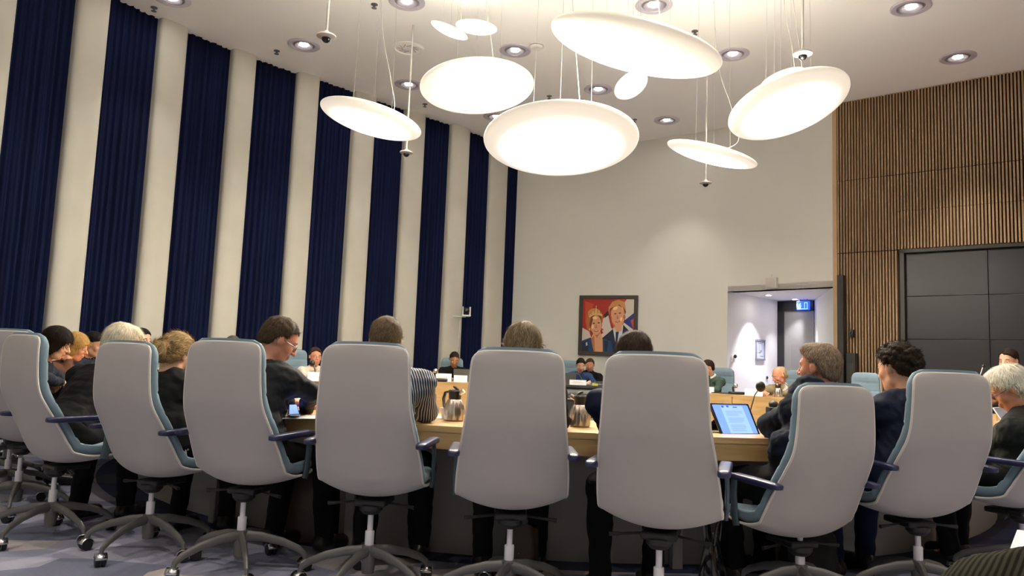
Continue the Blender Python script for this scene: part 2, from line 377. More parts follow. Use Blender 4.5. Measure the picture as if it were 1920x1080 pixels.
c = onseg(1449, 531, A, B); t = wall_thing('wall_speaker', 'small white wall speaker box above the recess opening', 'speaker', c, A, B, .045)
MB().box((0, 0, 0), (.2, .09, .19)).build('housing', WHITEP, t, bevel=.012); MB().box((0, -.048, 0), (.17, .006, .16)).build('grille', mat('pale grille', (.6, .57, .52), .7, bump=.5, bscale=300), t); MB().lathe([(.012, 0), (.012, .05), (.006, .06)], 10, (0, 0, .095)).build('bracket', WHITEP, t)
A, B = tuple(RA), tuple(BKL)
c = onseg(1424, 656, A, B); t = wall_thing('framed_print', 'small grey framed plan hanging on the recess wall', 'picture', c, A, B, .02)
mb = MB(); W_, H_ = .43, .33; W_ = .33; H_ = .37
for x, z, dx, dz in ((0, H_ / 2, W_ + .04, .03), (0, -H_ / 2, W_ + .04, .03), (-W_ / 2, 0, .015, H_), (W_ / 2, 0, .015, H_)): mb.box((x, 0, z), (dx, .025, dz))
mb.build('frame', mat('steel blue grey frame', (.16, .16, .22), .4), t); MB().box((0, .005, 0), (W_, .01, H_)).build('sheet', mat('pale blue sheet', (.42, .44, .55), .5), t)
mb = MB(); rnd = random.Random(3)
for x, z, dx, dz in ((-.09, .06, .006, .16), (-.03, .02, .006, .2), (.05, .05, .006, .15), (.11, .0, .006, .24), (0, .13, .2, .006), (-.04, -.05, .12, .006), (.06, -.12, .14, .006), (.02, -.02, .05, .03)): mb.box((x, -.002, z), (dx, .004, dz))
mb.build('plan_lines', mat('slate lines', (.18, .18, .27), .6), t, smooth=False)
c = onseg(1373, 670, A, B); t = wall_thing('wall_phone', 'small white wall fitting with a dark knob at the recess corner', 'wall fitting', c, A, B, .02)
MB().box((0, 0, -.02), (.09, .03, .13)).build('plate', WHITEP, t, bevel=.008); MB().ell((.02, -.03, .02), (.035, .03, .035)).build('knob', BLACK, t)
c = onseg(1437, 708, A, B); t = wall_thing('wall_button', 'tiny dark round button on the white recess wall', 'button', c, A, B, .01)
MB().lathe([(.03, 0), (.03, .012), (.02, .02)], 16, (0, 0, 0), Matrix.Rotation(math.pi / 2, 3, 'X')).build('cap', BLACK, t)
# door in the recess
A, B = tuple(BKL), tuple(BKR); a = ang(A, B); L = (BKR - BKL).length
t = thing('door_1', None, None, (BKL.x, BKL.y, 0), a); struct(t)
off = -.03
mb = MB(); mb.box((.065, off, 1.27), (.13, .06, 2.54)); mb.box((L / 2, off, 2.44), (L, .06, .2)); struct(mb.build('door_frame', mat('black door frame', (.014, .014, .017), .4), t, smooth=False))
struct(MB().box((.13 + (L - .13) / 2, -.015, 1.17), (L - .13, .03, 2.34)).build('door_leaf', mat('grey door leaf', (.30, .29, .28), .35), t, smooth=False))
mb = MB(); mb.box((.42, -.035, 1.45), (.3, .006, .45)); struct(mb.build('door_notice', mat('grey notice', (.27, .26, .26), .5), t, smooth=False))
# exit sign hanging from the recess ceiling
P = onseg(1506, 573, (5.3, 14.85), (5.85, 14.35)); a = ang((5.3, 14.85), (5.85, 14.35))
t = thing('exit_sign', 'small lit blue emergency exit sign hanging above the recess door', 'sign', tuple(P), a)
MB().box((0, 0, 0), (.25, .04, .17)).build('sign_box', mat('lit blue sign', (.01, .03, .4), .4, emit=(.012, .07, .9), es=.55), t, bevel=.006)
mb = MB(); lit = mat('lit pictogram', (.2, .4, .9), .4, emit=(.12, .32, 1), es=.75)
for x, z, dx, dz, r in ((.035, .0, .012, .11, 0), (.085, .0, .012, .11, 0), (.06, .055, .06, .012, 0), (-.05, .035, .022, .022, 0), (-.06, .005, .014, .05, -.4), (-.045, -.035, .012, .05, .5), (-.078, -.035, .012, .045, -.6), (-.05, .01, .05, .01, .4), (0, -.066, .2, .012, 0)):
    mb.box((x, -.022, z), (dx, .004, dz), M=Matrix.Rotation(r, 3, 'Y'))
mb.build('pictogram', lit, t, smooth=False); MB().tube([(-.08, 0, .085), (-.08, 0, RZ - P.z)], .006).build('hanger', DARKMETAL, t); MB().tube([(.08, 0, .085), (.08, 0, RZ - P.z)], .006).build('hanger', DARKMETAL, t)

# wood wall fittings: column speaker, small cabinet and video wall
def wthing(name, label, cat, s, d, z): p = wp(s, d); return thing(name, label, cat, (p[0], p[1], z), math.atan2(WD.y, WD.x))
t = wthing('column_speaker', 'tall slim black column loudspeaker in front of the slatted oak wall', 'speaker', .13, -.1, 0)
MB().box((0, 0, 1.52), (.1, .11, 2.42)).build('enclosure', BLACK, t, bevel=.008); MB().box((0, -.057, 1.55), (.08, .004, 2.3)).build('grille', mat('speaker mesh', (.03, .03, .03), .6, bump=.6, bscale=300), t); MB().box((0, 0, .155), (.3, .3, .31)).build('foot', BLACK, t, bevel=.01)
t = wthing('wall_control_box', 'narrow black equipment case against the oak slats beside the column speaker', 'equipment box', .285, -.09, .55)
MB().box((0, 0, .45), (.14, .16, .92)).build('case', BLACK, t, bevel=.008); MB().box((0, -.083, .6), (.1, .006, .3)).build('panel', mat('dark panel', (.03, .035, .03), .3), t)
t = wthing('wall_bracket', 'small black swivel bracket fixed to the oak slats above the black case', 'bracket', .27, -.04, 1.78)
MB().box((0, 0, 0), (.07, .08, .12)).build('plate', BLACK, t, bevel=.005); MB().tube([(0, -.03, .0), (.05, -.1, .04), (.03, -.13, -.05)], .015).build('arm', BLACK, t)
t = wthing('video_wall', 'large dark glossy video wall set into the oak slatted wall', 'screen', SCR0, .1, 0)
FRM = mat('olive black screen frame', (.035, .036, .028), .35)
W_ = WLEN - SCR0 - .1
mb = MB(); mb.box((.035, .02, 1.72), (.06, .16, 2.78)); mb.box((W_ / 2, .02, SCRZ - .03), (W_, .16, .055)); mb.box((W_ / 2, .09, 1.7), (W_, .02, 2.8)); mb.box((W_ / 2, .02, .35), (W_, .16, .05)); mb.build('frame', FRM, t, smooth=False)
SCRM = mat('dark display glass', (.010, .011, .017), .30, spec=.6)
for r in range(4):
    for k in range(3):
        x0 = .075 + k * 1.105; z1 = 3.045 - r * .672
        if x0 + 1.1 < W_ + .1: MB().box((x0 + .55, .05, z1 - .333), (1.098, .03, .665)).build('display_panel', SCRM, t, bevel=.003)
# wall camera on bracket at the column
P = at_y(874, 588, 14.25)
t = thing('wall_camera', 'white pan tilt camera on a bracket fixed to a column beside the curtain', 'camera', tuple(P), .2)
MB().box((0, .02, -.04), (.17, .16, .03)).build('base', WHITEP, t, bevel=.008); MB().box((-.07, 0, .05), (.025, .1, .16)).build('yoke', WHITEP, t, bevel=.008); MB().box((.07, 0, .05), (.025, .1, .16)).build('yoke', WHITEP, t, bevel=.008)
hd = MB().ell((0, 0, .05), (.06, .075, .065)).build('camera_head', BLACK, t); MB().lathe([(.035, 0), (.035, .03), (.02, .035)], 16, (0, -.06, .05), Matrix.Rotation(math.pi / 2, 3, 'X')).build('lens', BLACKG, hd)
ar = at_y(830, 597, 14.3); MB().tube([(-.44, .1, -.07), (0, .02, -.06)], .012).build('bracket_arm', WHITEP, t); MB().tube([(-.1, .08, -.08), (-.11, .12, -.5), (-.16, .14, -1.3), (-.16, .16, -P.z + .02)], .008).build('cable', WHITEP, t)

# ceiling fittings ----------------------------------------------------------
RING = mat('satin silver ring', (.62, .58, .66), .35, metal=.25); CONE = mat('grey reflector', (.30, .28, .31), .3, metal=.4); BULB = mat('downlight bulb', (1, 1, 1), .4, emit=(1, .93, .86), es=30)
def build_down(label):
    t = thing('downlight', label, 'light', (0, 0, CEIL), 0, 'recessed ceiling downlights')
    MB().lathe([(.235, 0), (.235, -.012), (.22, -.022), (.165, -.016), (.16, -.004)], 40).build('trim_ring', RING, t)
    MB().lathe([(.16, -.003), (.13, -.020), (.10, -.012), (.085, -.004)], 36).build('reflector', CONE, t)
    MB().lathe([(.06, -.002), (.055, -.010), (.03, -.016), (1e-5, -.017)], 24).build('bulb', BULB, t)
    return t
dl = [(570, 84, 'leftmost downlight in view, beside the dome camera'), (763, 3, 'downlight cut by the top edge above the round air vent'), (766, 158, 'downlight behind the thin camera pole left of the round pendant'), (930, 218, 'downlight between the two middle pendant lamps, lowest on the left'), (966, 94, 'downlight right above the round pendant lamp, by the smoke detector'),
      (1122, 167, 'downlight left of the smallest tilted pendant'), (1250, 225, 'lowest downlight over the back wall, above the small right pendant'), (1226, 9, 'downlight at the top edge above the largest long pendant'), (1374, 101, 'downlight at the right tip of the long upper pendant'), (1708, 13, 'downlight at the top edge over the oak wall'), (1796, 107, 'rightmost downlight just above the oak slats'), (322, -3, 'downlight cut by the top edge above the second curtain')]
spots = []
proto = None
for x, y, l in dl:
    p = at_z(x, y, CEIL); spots.append((p.x, p.y)); l = 'round silver recessed ' + l
    if proto is None: proto = build_down(l); proto.location = (p.x, p.y, CEIL)
    else: dup(proto, (p.x, p.y, CEIL), 0, l)
back = [(-4.6, 6.5), (-1.5, 6.4), (1.66, 6.2), (4.82, 6.0), (7.9, 8.4), (-4.9, 7.9), (-3.0, 3.6), (.1, 3.5), (3.2, 3.4), (6.3, 3.3), (-4.6, .8), (-1.5, .7), (1.66, .6), (4.8, .5), (-3, -1.8), (.1, -1.9), (3.2, -2), (6.3, -2.0)]  # unseen downlights added along the extended grid, to light chair backs and foreground
for x, y in back: spots.append((x, y)); dup(proto, (x, y, CEIL), 0, 'round silver recessed downlight, unseen, added on the extended ceiling grid to light the chair backs')
def spot(x, y, z, power, size, blend, col=SPOT_COL, aim=None, rad=.06):
    d = bpy.data.lights.new('downlight_beam', 'SPOT'); d.energy = power; d.spot_size = math.radians(size); d.spot_blend = blend; d.color = col; d.shadow_soft_size = rad
    o = bpy.data.objects.new('downlight_beam', d); C.objects.link(o); o.location = (x, y, z); return o
def walld(x, y): return min(min((Vector((x, y)) - Vector(p)).length for c in CL for p in c), min((Vector((x, y)) - Vector(p)).length for p in FW))
for x, y in spots:
    if y < 4: spot(x, y, CEIL - .04, SPOT_POWER * .5, 105, .8)
    else: spot(x, y, CEIL - .04, SPOT_POWER * (1 if walld(x, y) > 2.0 else .38 if x > -.3 else .2), 66, .5)
# recess downlights
for (x, y), l, pw in ((at_z(1441, 553, RZ).xy, 'small round recess downlight washing the white side wall', 75), ((5.55, 14.55), 'small recess downlight in front of the grey door', 22)):
    t = thing('recess_downlight', l, 'light', (x, y, RZ)); MB().lathe([(.06, 0), (.06, -.008), (.045, -.01)], 24).build('trim_ring', WHITEP, t); MB().lathe([(.045, -.0105), (1e-5, -.013)], 20).build('bulb', BULB, t)
    spot(x, y, RZ - .03, pw, 80, .7, (.93, .92, 1.0), rad=.02)
# round air vent
p = at_z(765, 90, CEIL); t = thing('air_vent', 'round perforated ceiling air vent behind the thin camera pole', 'vent', tuple(p))
MB().lathe([(.24, 0), (.24, -.012), (.2, -.02), (.185, -.006)], 40).build('rim', CEILM, t); MB().lathe([(.185, -.004), (1e-5, -.006)], 32).build('plate', mat('vent grey', (.36, .33, .29), .7), t)
mb = MB(); rnd = random.Random(5)
for k in range(10): a = k * .628; mb.box((.11 * math.cos(a), .11 * math.sin(a), -.012), (.1, .012, .01), a + .7)
mb.build('swirl_blade', mat('vent blade', (.5, .46, .4), .6), t)
p = at_z(1006, 85, CEIL); t = thing('smoke_detector', 'round white smoke detector on the ceiling beside a downlight', 'smoke detector', tuple(p)); MB().lathe([(.1, 0), (.1, -.03), (.08, -.05), (1e-5, -.055)], 28).build('body', WHITEP, t); MB().lathe([(.103, -.012), (.103, -.02)], 28).build('band', DARKMETAL, t)
def build_spr(l):
    t = thing('sprinkler', l, 'sprinkler', (0, 0, CEIL), 0, 'ceiling sprinklers'); MB().lathe([(.045, 0), (.045, -.008), (.012, -.012), (.012, -.05)], 14).build('body', DARKMETAL, t); MB().lathe([(.035, -.05), (.035, -.055), (1e-5, -.058)], 12).build('deflector', DARKMETAL, t); return t
sp0 = None
for x, y, l in ((289, 14, 'small dark sprinkler at the upper left by the second curtain'), (519, 95, 'small dark sprinkler left of the leftmost downlight'), (702, 8, 'small dark sprinkler near the top edge above the lowest left pendant'), (1030, 180, 'small dark sprinkler above the large central pendant'), (797, 195, 'small dark sprinkler at the left rim of the round pendant'), (1303, 58, 'small pale sprinkler right of the long upper pendant'), (1190, 224, 'small dark sprinkler right of the large central pendant')):
    p = at_z(x, y, CEIL)
    if sp0 is None: sp0 = build_spr(l); sp0.location = p
    else: dup(sp0, p, 0, l)

# pendant lamps -------------------------------------------------------------
def lampmat():
    m = bpy.data.materials.new('lit opal lamp shell'); m.use_nodes = True; nt = m.node_tree; b = nt.nodes['Principled BSDF']
    b.inputs['Base Color'].default_value = (.8, .76, .66, 1); b.inputs['Roughness'].default_value = .45
    tc = nt.nodes.new('ShaderNodeTexCoord'); sx = nt.nodes.new('ShaderNodeSeparateXYZ'); nt.links.new(tc.outputs['Object'], sx.inputs[0])
    cb = nt.nodes.new('ShaderNodeCombineXYZ'); nt.links.new(sx.outputs[0], cb.inputs[0]); nt.links.new(sx.outputs[1], cb.inputs[1])
    ln = nt.nodes.new('ShaderNodeVectorMath'); ln.operation = 'LENGTH'; nt.links.new(cb.outputs[0], ln.inputs[0])
    # glow painted into the emission, fading towards the rim and over the top
    r = nt.nodes.new('ShaderNodeMapRange'); r.interpolation_type = 'SMOOTHSTEP'; r.inputs['From Min'].default_value = 0; r.inputs['From Max'].default_value = .98; r.inputs['To Min'].default_value = 1; r.inputs['To Max'].default_value = 0
    nt.links.new(ln.outputs['Value'], r.inputs['Value'])
    pw = nt.nodes.new('ShaderNodeMath'); pw.operation = 'POWER'; pw.inputs[1].default_value = 2.6; nt.links.new(r.outputs[0], pw.inputs[0])
    rz = nt.nodes.new('ShaderNodeMapRange'); rz.inputs['From Min'].default_value = -.06; rz.inputs['From Max'].default_value = .06; rz.inputs['To Min'].default_value = 1; rz.inputs['To Max'].default_value = .22
    nt.links.new(sx.outputs[2], rz.inputs['Value'])
    mu = nt.nodes.new('ShaderNodeMath'); mu.operation = 'MULTIPLY'; nt.links.new(pw.outputs[0], mu.inputs[0]); nt.links.new(rz.outputs[0], mu.inputs[1])
    m3 = nt.nodes.new('ShaderNodeMath'); m3.operation = 'MULTIPLY'; m3.inputs[1].default_value = LAMP_STRENGTH; nt.links.new(mu.outputs[0], m3.inputs[0])
    m4 = nt.nodes.new('ShaderNodeMath'); m4.operation = 'MULTIPLY'; m4.inputs[1].default_value = .155; nt.links.new(rz.outputs[0], m4.inputs[0])
    m2 = nt.nodes.new('ShaderNodeMath'); m2.operation = 'ADD'; nt.links.new(m3.outputs[0], m2.inputs[0]); nt.links.new(m4.outputs[0], m2.inputs[1])
    b.inputs['Emission Color'].default_value = (1, .93, .78, 1); nt.links.new(m2.outputs[0], b.inputs['Emission Strength'])
    return m
LAMPM = lampmat(); WIRE = mat('thin steel wire', (.30, .28, .26), .4); CORD = mat('white cord', (.50, .48, .44), .5)
def pendant(label, cx, cy, a, b, rot, Y, k=.17, cord=0):
    c = at_y(cx, cy, Y); v = (c - Vector((0, 0, CAMH))); w = v.dot(_F0); v = v.normalized(); R = a * w / FPX
    asp = b / a; cc = math.sqrt(max(.001, (asp ** 2 - k * k) / (1 - k * k)))
    th = math.radians(rot)               # rot: image angle of the long axis, positive = right end lower
    maj = _R * math.cos(th) - _U * math.sin(th); mi = (_U * math.cos(th) + _R * math.sin(th))
    maj = (maj - v * maj.dot(v)).normalized(); mi = v.cross(maj); mi = mi if mi.z > 0 else -mi
    n = (v * cc + mi * math.sqrt(1 - cc * cc)).normalized()   # top side points away from the viewer and up
    X = maj; Yv = n.cross(X); MM = Matrix(((X.x, Yv.x, n.x), (X.y, Yv.y, n.y), (X.z, Yv.z, n.z)))
    t = thing('pendant_lamp', label, 'lamp', tuple(c), 0, 'tilted oval pendant lamps')
    prof = []
    N = 28
    for i in range(N + 1):
        u = -math.pi / 2 + math.pi * i / N; r = math.cos(u); z = k * math.sin(u) * (1 if u < 0 else .8)
        prof.append((max(1e-5, r ** .8), z))
    sh = MB().lathe(prof, 64).build('lamp_shade', LAMPM, t, auto=80); sh.matrix_local = Matrix.LocRotScale(Vector((0, 0, 0)), MM.to_quaternion(), Vector((R, R, R)))
    top = CEIL - c.z
    for s in (0, 1, 2):
        aa = s * 2.094 + .5; q = MM @ Vector((.45 * R * math.cos(aa), .45 * R * math.sin(aa), k * R * .68))
        MB().tube([q, (q.x * .9, q.y * .9, top)], .0012, 5).build('suspension_wire', WIRE, t)
    q = MM @ Vector((.12 * R, .1 * R, k * R * .75)); sw = .1 + .1 * cord
    MB().tube([Vector(v_) for v_ in catmull([tuple(q), tuple(q + Vector((.10 + .12 * cord, 0, .03 + .1 * cord))), tuple(q + Vector((.02 + sw * .6, 0, .32 + .2 * cord))), (q.x * .6 + sw * .1, q.y * .6, q.z + .55 * (top - q.z)), (0, 0, top)], 28)], .0035, 6).build('power_cord', CORD, t)
    MB().lathe([(.035, top), (.035, top - .03), (.01, top - .045)], 14).build('ceiling_cap', CEILM, t)
    return t
pendant('largest long pendant lamp at the top, tilted down to the right', 1191.5, 86, 163, 50, 13.5, 6.2, .2)
pendant('big round pendant lamp hanging lowest in the middle', 1051.5, 263.5, 145, 70, -1, 6.6, .17)
pendant('round pendant lamp left of centre, above the big middle one', 894.5, 163, 107, 52, -2, 7.4, .17)
pendant('leftmost pendant lamp, thin and tilted down to the right in front of the curtains', 696, 223.5, 96, 31, 17.5, 8.1, .17, .6)
pendant('rightmost pendant lamp, tilted up to the right', 1477.5, 197.5, 112, 55, -22, 6.9, .2)
pendant('thin pendant lamp lowest on the right, with a curling cord', 1334.5, 289, 85, 19, 14, 8.8, .15, 1.2)
pendant('tiny thin pendant lamp at the top left, the lower of the small pair', 842.5, 57, 37, 10, 25, 8.6, .16)
pendant('tiny oval pendant lamp at the top left, the right of the small pair', 893.5, 51, 39, 14, 8, 8.8, .17)
pendant('smallest egg shaped pendant lamp peeking below the long upper one', 1183, 160, 34, 22, -35, 8.6, .2)
pendant('small pendant lamp half hidden behind the rightmost one', 1468, 148, 42, 16, -22, 7.9, .2)

def dome_cam(label, px, top, bot, Y):
    b_ = at_y(px[1], bot, Y); t = thing('dome_camera', label, 'camera', (b_.x, b_.y, b_.z), 0, 'dome cameras on ceiling poles')
    MB().tube([(0, 0, .03), (0, 0, CEIL - b_.z)], .012, 10).build('pole', CORD, t); MB().lathe([(.02, .05), (.03, .03), (.085, .01), (.09, -.005), (.06, -.02)], 24).build('housing', mat('grey camera housing', (.42, .39, .36), .4), t)
    MB().ell((0, 0, -.022), (.042, .042, .04)).build('dome', BLACKG, t)
dome_cam('dome camera on a pole above the leftmost downlight', (612, 612), 0, 68, 6.6)
dome_cam('dome camera hanging on a long pole beside the leftmost pendant', (770, 762), 40, 286, 9.9)
dome_cam('dome camera on a pole above the rightmost pendant', (1505, 1505), 0, 101, 6.9)
dome_cam('dome camera at the end of the pole passing the thin right pendant', (1327, 1323), 145, 343, 10.9)

# ================================================================== chairs
PROF = [(-.262, 1.134, .190), (-.272, 1.07, .198), (-.272, .98, .204), (-.268, .90, .209), (-.256, .83, .215), (-.226, .75, .226), (-.188, .66, .237), (-.154, .575, .246), (-.126, .505, .250), (-.085, .450, .251), (-.02, .423, .251), (.07, .415, .250), (.17, .425, .248), (.25, .442, .240), (.29, .455, .232)]
def shell_grid(n=72, nv=20):
    c = catmull(PROF, n); L = [0]
    for i in range(n): L.append(L[-1] + math.hypot(c[i + 1][0] - c[i][0], c[i + 1][1] - c[i][1]))
    rows = []
    for i in range(n + 1):
        y, z, hw = c[i]; a = c[max(i - 1, 0)]; b = c[min(i + 1, n)]; ty, tz = b[0] - a[0], b[1] - a[1]; l = math.hypot(ty, tz); ty /= l; tz /= l
        ny, nz = -tz, ty           # towards the sitter
        if ny < 0 and z > .6: ny, nz = -ny, -nz
        s0 = L[i]; s1 = L[-1] - s0; w_ = hw
        for s_, r in ((s0, .045), (s1, .07)):
            if s_ < r: w_ -= r - math.sqrt(max(0, r * r - (r - s_) ** 2))
        lift = float(np.interp(s0, [0, .35, .66, .80, L[-1]], [.018, .022, .066, .062, .03]))
        rows.append((y, z, ny, nz, w_, lift, s0))
    return rows, L[-1]
ROWS, SL = shell_grid()
def build_chair(label):
    t = thing('conference_chair', label, 'chair', (0, 0, 0), 0, 'high backed conference chairs')
    nv = 20; sh = MB(); vs = []; n = len(ROWS)
    def pt(r, v, off):
        y, z, ny, nz, w_, lift, s_ = r; d = lift * v * v + off; return (w_ * v, y + ny * d, z + nz * d)
    for off in (0, .012):
        for r in ROWS:
            for k in range(nv + 1): vs.append(pt(r, -1 + 2 * k / nv, off))
    fs = []; q = nv + 1; N = n * q
    for i in range(n - 1):
        for k in range(nv):
            a = i * q + k; fs.append((a, a + 1, a + q + 1, a + q)); fs.append((N + a, N + a + q, N + a + q + 1, N + a + 1))
    for i in range(n - 1):
        a = i * q; fs.append((a, a + q, N + a + q, N + a)); a = i * q + nv; fs.append((a, N + a, N + a + q, a + q))
    for k in range(nv): fs.append((k, N + k, N + k + 1, k + 1)); a = (n - 1) * q + k; fs.append((a, a + 1, N + a + 1, N + a))
    sh.add(vs, fs); sh.build('shell', SHELLM, t, auto=60)
    rim = [pt(r, 1, .005) for r in ROWS] + [pt(ROWS[-1], 1 - 2 * k / 12, .005) for k in range(1, 12)] + [pt(r, -1, .005) for r in reversed(ROWS)] + [pt(ROWS[0], -1 + 2 * k / 12, .005) for k in range(1, 13)]
    MB().tube(rim, .0062, 8).build('piping', PIPEM, t)
    # cushion: loft of rounded rings
    cu = MB(); vs = []; seg = 40; seams = [.13, .26, .39, .52]
    m = len(ROWS)
    for i, r in enumerate(ROWS):
        y, z, ny, nz, w_, lift, s_ = r; e = min(s_, SL - s_) / .05; T = .062 * (min(1, .25 + .75 * math.sqrt(max(0, 1 - (1 - min(1, e)) ** 2))))
        nt = 0
        for q_ in seams: nt = max(nt, math.exp(-((s_ - q_) / .008) ** 2))
        if .62 < s_: T *= 1.15
        for k in range(seg):
            th = 2 * math.pi * k / seg; cx = math.copysign(abs(math.cos(th)) ** .35, math.cos(th)); sy = math.copysign(abs(math.sin(th)) ** .6, math.sin(th))
            v = cx; d = .012 + T * (.5 + .5 * sy) * (1 - .12 * nt * (sy > 0)); ww = (w_ + .003 - .002 * nt)
            dd = lift * v * v + d; up = .020 * max(0, 1 - s_ / .03)
            vs.append((ww * v, y + ny * dd, z + nz * dd + up))
    fs = []
    for i in range(m - 1):
        for k in range(seg): k2 = (k + 1) % seg; fs.append((i * seg + k, i * seg + k2, (i + 1) * seg + k2, (i + 1) * seg + k))
    fs.append(tuple(range(seg - 1, -1, -1))); fs.append(tuple((m - 1) * seg + k for k in range(seg)))
    cu.add(vs, fs); cu.build('cushion', CUSHM, t, auto=70)
    for s in (-1, 1):
        x = s * .262
        ar = MB(); av = []; af = []; sg = 16; st_ = [(-.205, .008, .006, 0), (-.198, .021, .012, 0), (-.16, .026, .016, 0), (0, .027, .016, .002), (.13, .027, .016, .002), (.165, .024, .014, -.001), (.178, .012, .008, -.006)]
        for yy, wa, ha, dz_ in st_:
            for k in range(sg):
                th = 2 * math.pi * k / sg; av.append((x + wa * math.copysign(abs(math.cos(th)) ** .5, math.cos(th)), yy, .684 + dz_ + ha * math.copysign(abs(math.sin(th)) ** .5, math.sin(th))))
        for i_ in range(len(st_) - 1):
            for k in range(sg): k2 = (k + 1) % sg; af.append((i_ * sg + k, i_ * sg + k2, (i_ + 1) * sg + k2, (i_ + 1) * sg + k))
        af += [tuple(range(sg - 1, -1, -1)), tuple((len(st_) - 1) * sg + k for k in range(sg))]; ar.add(av, af); ar.build('armrest_pad', PADM, t, auto=60)
        st = MB(); st.tube([(x, .145, .672), (x + s * .004, .145, .6), (x + s * .004, .135, .5), (x, .125, .455)], [.024, .026, .026, .024], 12, flat=(1, .38)); st.build('armrest_support', STRUTM, t)
    mb = MB(); mb.box((0, .06, .392), (.15, .2, .03)); mb.lathe([(.035, .338), (.055, .36), (.058, .385)], 20); mb.build('mechanism', BLACK, t, bevel=.008)
    for sd in (-1, 1): MB().tube([(sd * .07, .03, .39), (sd * .15, .0, .385), (sd * .21, -.01, .38)], [.006, .006, .010], 8).build('lever', BLACK, t)
    mb = MB(); mb.lathe([(.0135, .265), (.0135, .35)], 18); mb.build('gas_spring', CHROMEW, t)
    mb = MB(); mb.lathe([(.022, .195), (.022, .262), (.02, .265)], 20); mb.build('gas_spring_cover', CHROMEW, t)
    mb = MB(); mb.lathe([(.028, .07), (.032, .1), (.034, .195), (.024, .2)], 20); mb.build('base_hub', DARKMETAL, t)
    for k in range(5):
        a = k * 2 * math.pi / 5 + .63; ca, sa = math.cos(a), math.sin(a)
        P = lambda r, z: (r * ca, r * sa, z)
        lg = MB(); lg.tube([P(.02, .172), P(.1, .168), P(.2, .145), P(.28, .112), P(.315, .085), P(.322, .06)], [.026, .022, .019, .017, .014, .011], 10, flat=(.75, 1.05)); l_ = lg.build('base_leg', DARKMETAL, t)
        c_ = MB(); wx = Matrix.Rotation(a + .9, 3, 'Z') @ Matrix.Rotation(math.pi / 2, 3, 'X')
        for sd in (-1, 1):
            o_ = wx @ Vector((0, 0, sd * .014)); c_.lathe([(.008, -.011), (.025, -.011), (.029, -.006), (.029, .006), (.025, .011), (.008, .011)], 20, (.322 * ca + o_.x, .322 * sa + o_.y, .030), wx)
        w_ = c_.build('caster', BLACK, l_)
        h_ = MB(); h_.lathe([(.0305, -.02), (.0305, .02)], 20, (.322 * ca, .322 * sa, .034), wx); hd = [f for f in range(0)]
        hv = MB(); vv = []; ff = []
        for i_ in range(9):
            th = math.radians(10 + 160 * i_ / 8)
            for zz in (-.0275, .0275): q_ = wx @ Vector((.0325 * math.cos(th), .0325 * math.sin(th), zz)); vv.append((.322 * ca + q_.x, .322 * sa + q_.y, .031 + abs(q_.z) if False else .031 + q_.z))
        for i_ in range(8): ff.append((2 * i_, 2 * i_ + 1, 2 * i_ + 3, 2 * i_ + 2))
        hv.add(vv, ff); ho = hv.build('caster_hood', CHROME, l_); so = ho.modifiers.new('s', 'SOLIDIFY'); so.thickness = .002
    return t
CHROMEW = mat('bright silver sleeve', (.80, .80, .86), .35, metal=.1)
chair0 = None
def chair(x, y, yaw, label, dz=0, group='high backed conference chairs', spin=None):
    """yaw: degrees clockwise from +Y"""
    global chair0
    rz = -math.radians(yaw)
    if chair0 is None: chair0 = build_chair(label); c = chair0; chair0_first = True
    else: c = dup(chair0, (0, 0, 0), 0, label)
    c.location = (x, y, 0); c.rotation_euler = (0, 0, rz); c['label'] = label; c['group'] = group
    if c is not chair0:
        for ch in c.children:
            nm = ch.name.split('.')[0]
            if nm in ('shell', 'piping', 'cushion', 'armrest_pad', 'armrest_support', 'mechanism', 'lever'): ch.location.z = dz
            if spin is not None and nm in ('base_leg', 'base_hub'): ch.rotation_euler.z = math.radians(spin)
    return c
NEAR = 'grey backed chairs of the near row'
chair(.033, 3.484, -1, 'grey high backed chair seen straight from behind, below the ash blonde head', 0, NEAR)
chair(.654, 3.20, 18, 'grey high backed chair in front of the framed painting, sitter with cropped dark hair', .0, NEAR, 20)
chair(-.632, 3.659, 5, 'grey high backed chair of the man in a striped shirt', .004, NEAR, 5)
chair(-1.312, 3.862, 15, 'grey high backed chair of the man in a dark suit', .0, NEAR, -14)
chair(-1.911, 4.15, 25, 'grey high backed chair between the white haired man and the woman with a bun', -.025, NEAR, 28)
chair(-2.575, 4.373, 33, 'grey high backed chair cut by the left edge, nearest of the left group', -.0, NEAR, 40)
chair(1.40, 3.61, -17, 'grey high backed chair, lowest of the near row, right of the lit tablet', -.10, NEAR, 0)
chair(2.045, 3.776, -9, 'grey high backed chair of the curly haired man in front of the video wall', -.02, NEAR, -10)
chair(2.848, 4.201, -30, 'grey high backed chair cut by the right edge, of the man with white hair', -.02, NEAR, 10)
LEFTG = 'empty chairs at the far left'
chair(-3.16, 4.97, 6, 'grey chair mostly hidden at the left edge behind the first near chair', .03, LEFTG, 50)
chair(-3.55, 5.45, 52, 'grey chair at the left edge of which only the foot shows', 0, LEFTG)
FARG = 'blue grey chairs around the far side of the table'
chair(-3.98, 5.95, 60, 'grey chair of the woman with a dark bob', 0, FARG)
chair(-4.45, 6.8, 70, 'grey chair of the blonde woman at the left', 0, FARG)
chair(-4.75, 7.7, 80, 'grey chair of the dark haired man at the left', 0, FARG)
chair(-4.75, 8.75, 88, 'grey chair of the hidden person beyond the white haired man', -.05, FARG)
chair(-3.12, 11.43, 128, 'blue grey chair left of the person speaking into a microphone', .02, FARG)
chair(-1.02, 13.62, 172, 'blue grey chair of the man in black at the far desk', .0, FARG)
chair(1.20, 14.52, 176, 'blue grey chair of the person in a blue shirt under the painting', .04, FARG)
chair(3.55, 12.75, 214, 'blue grey chair of the man in a green jacket', .0, FARG)
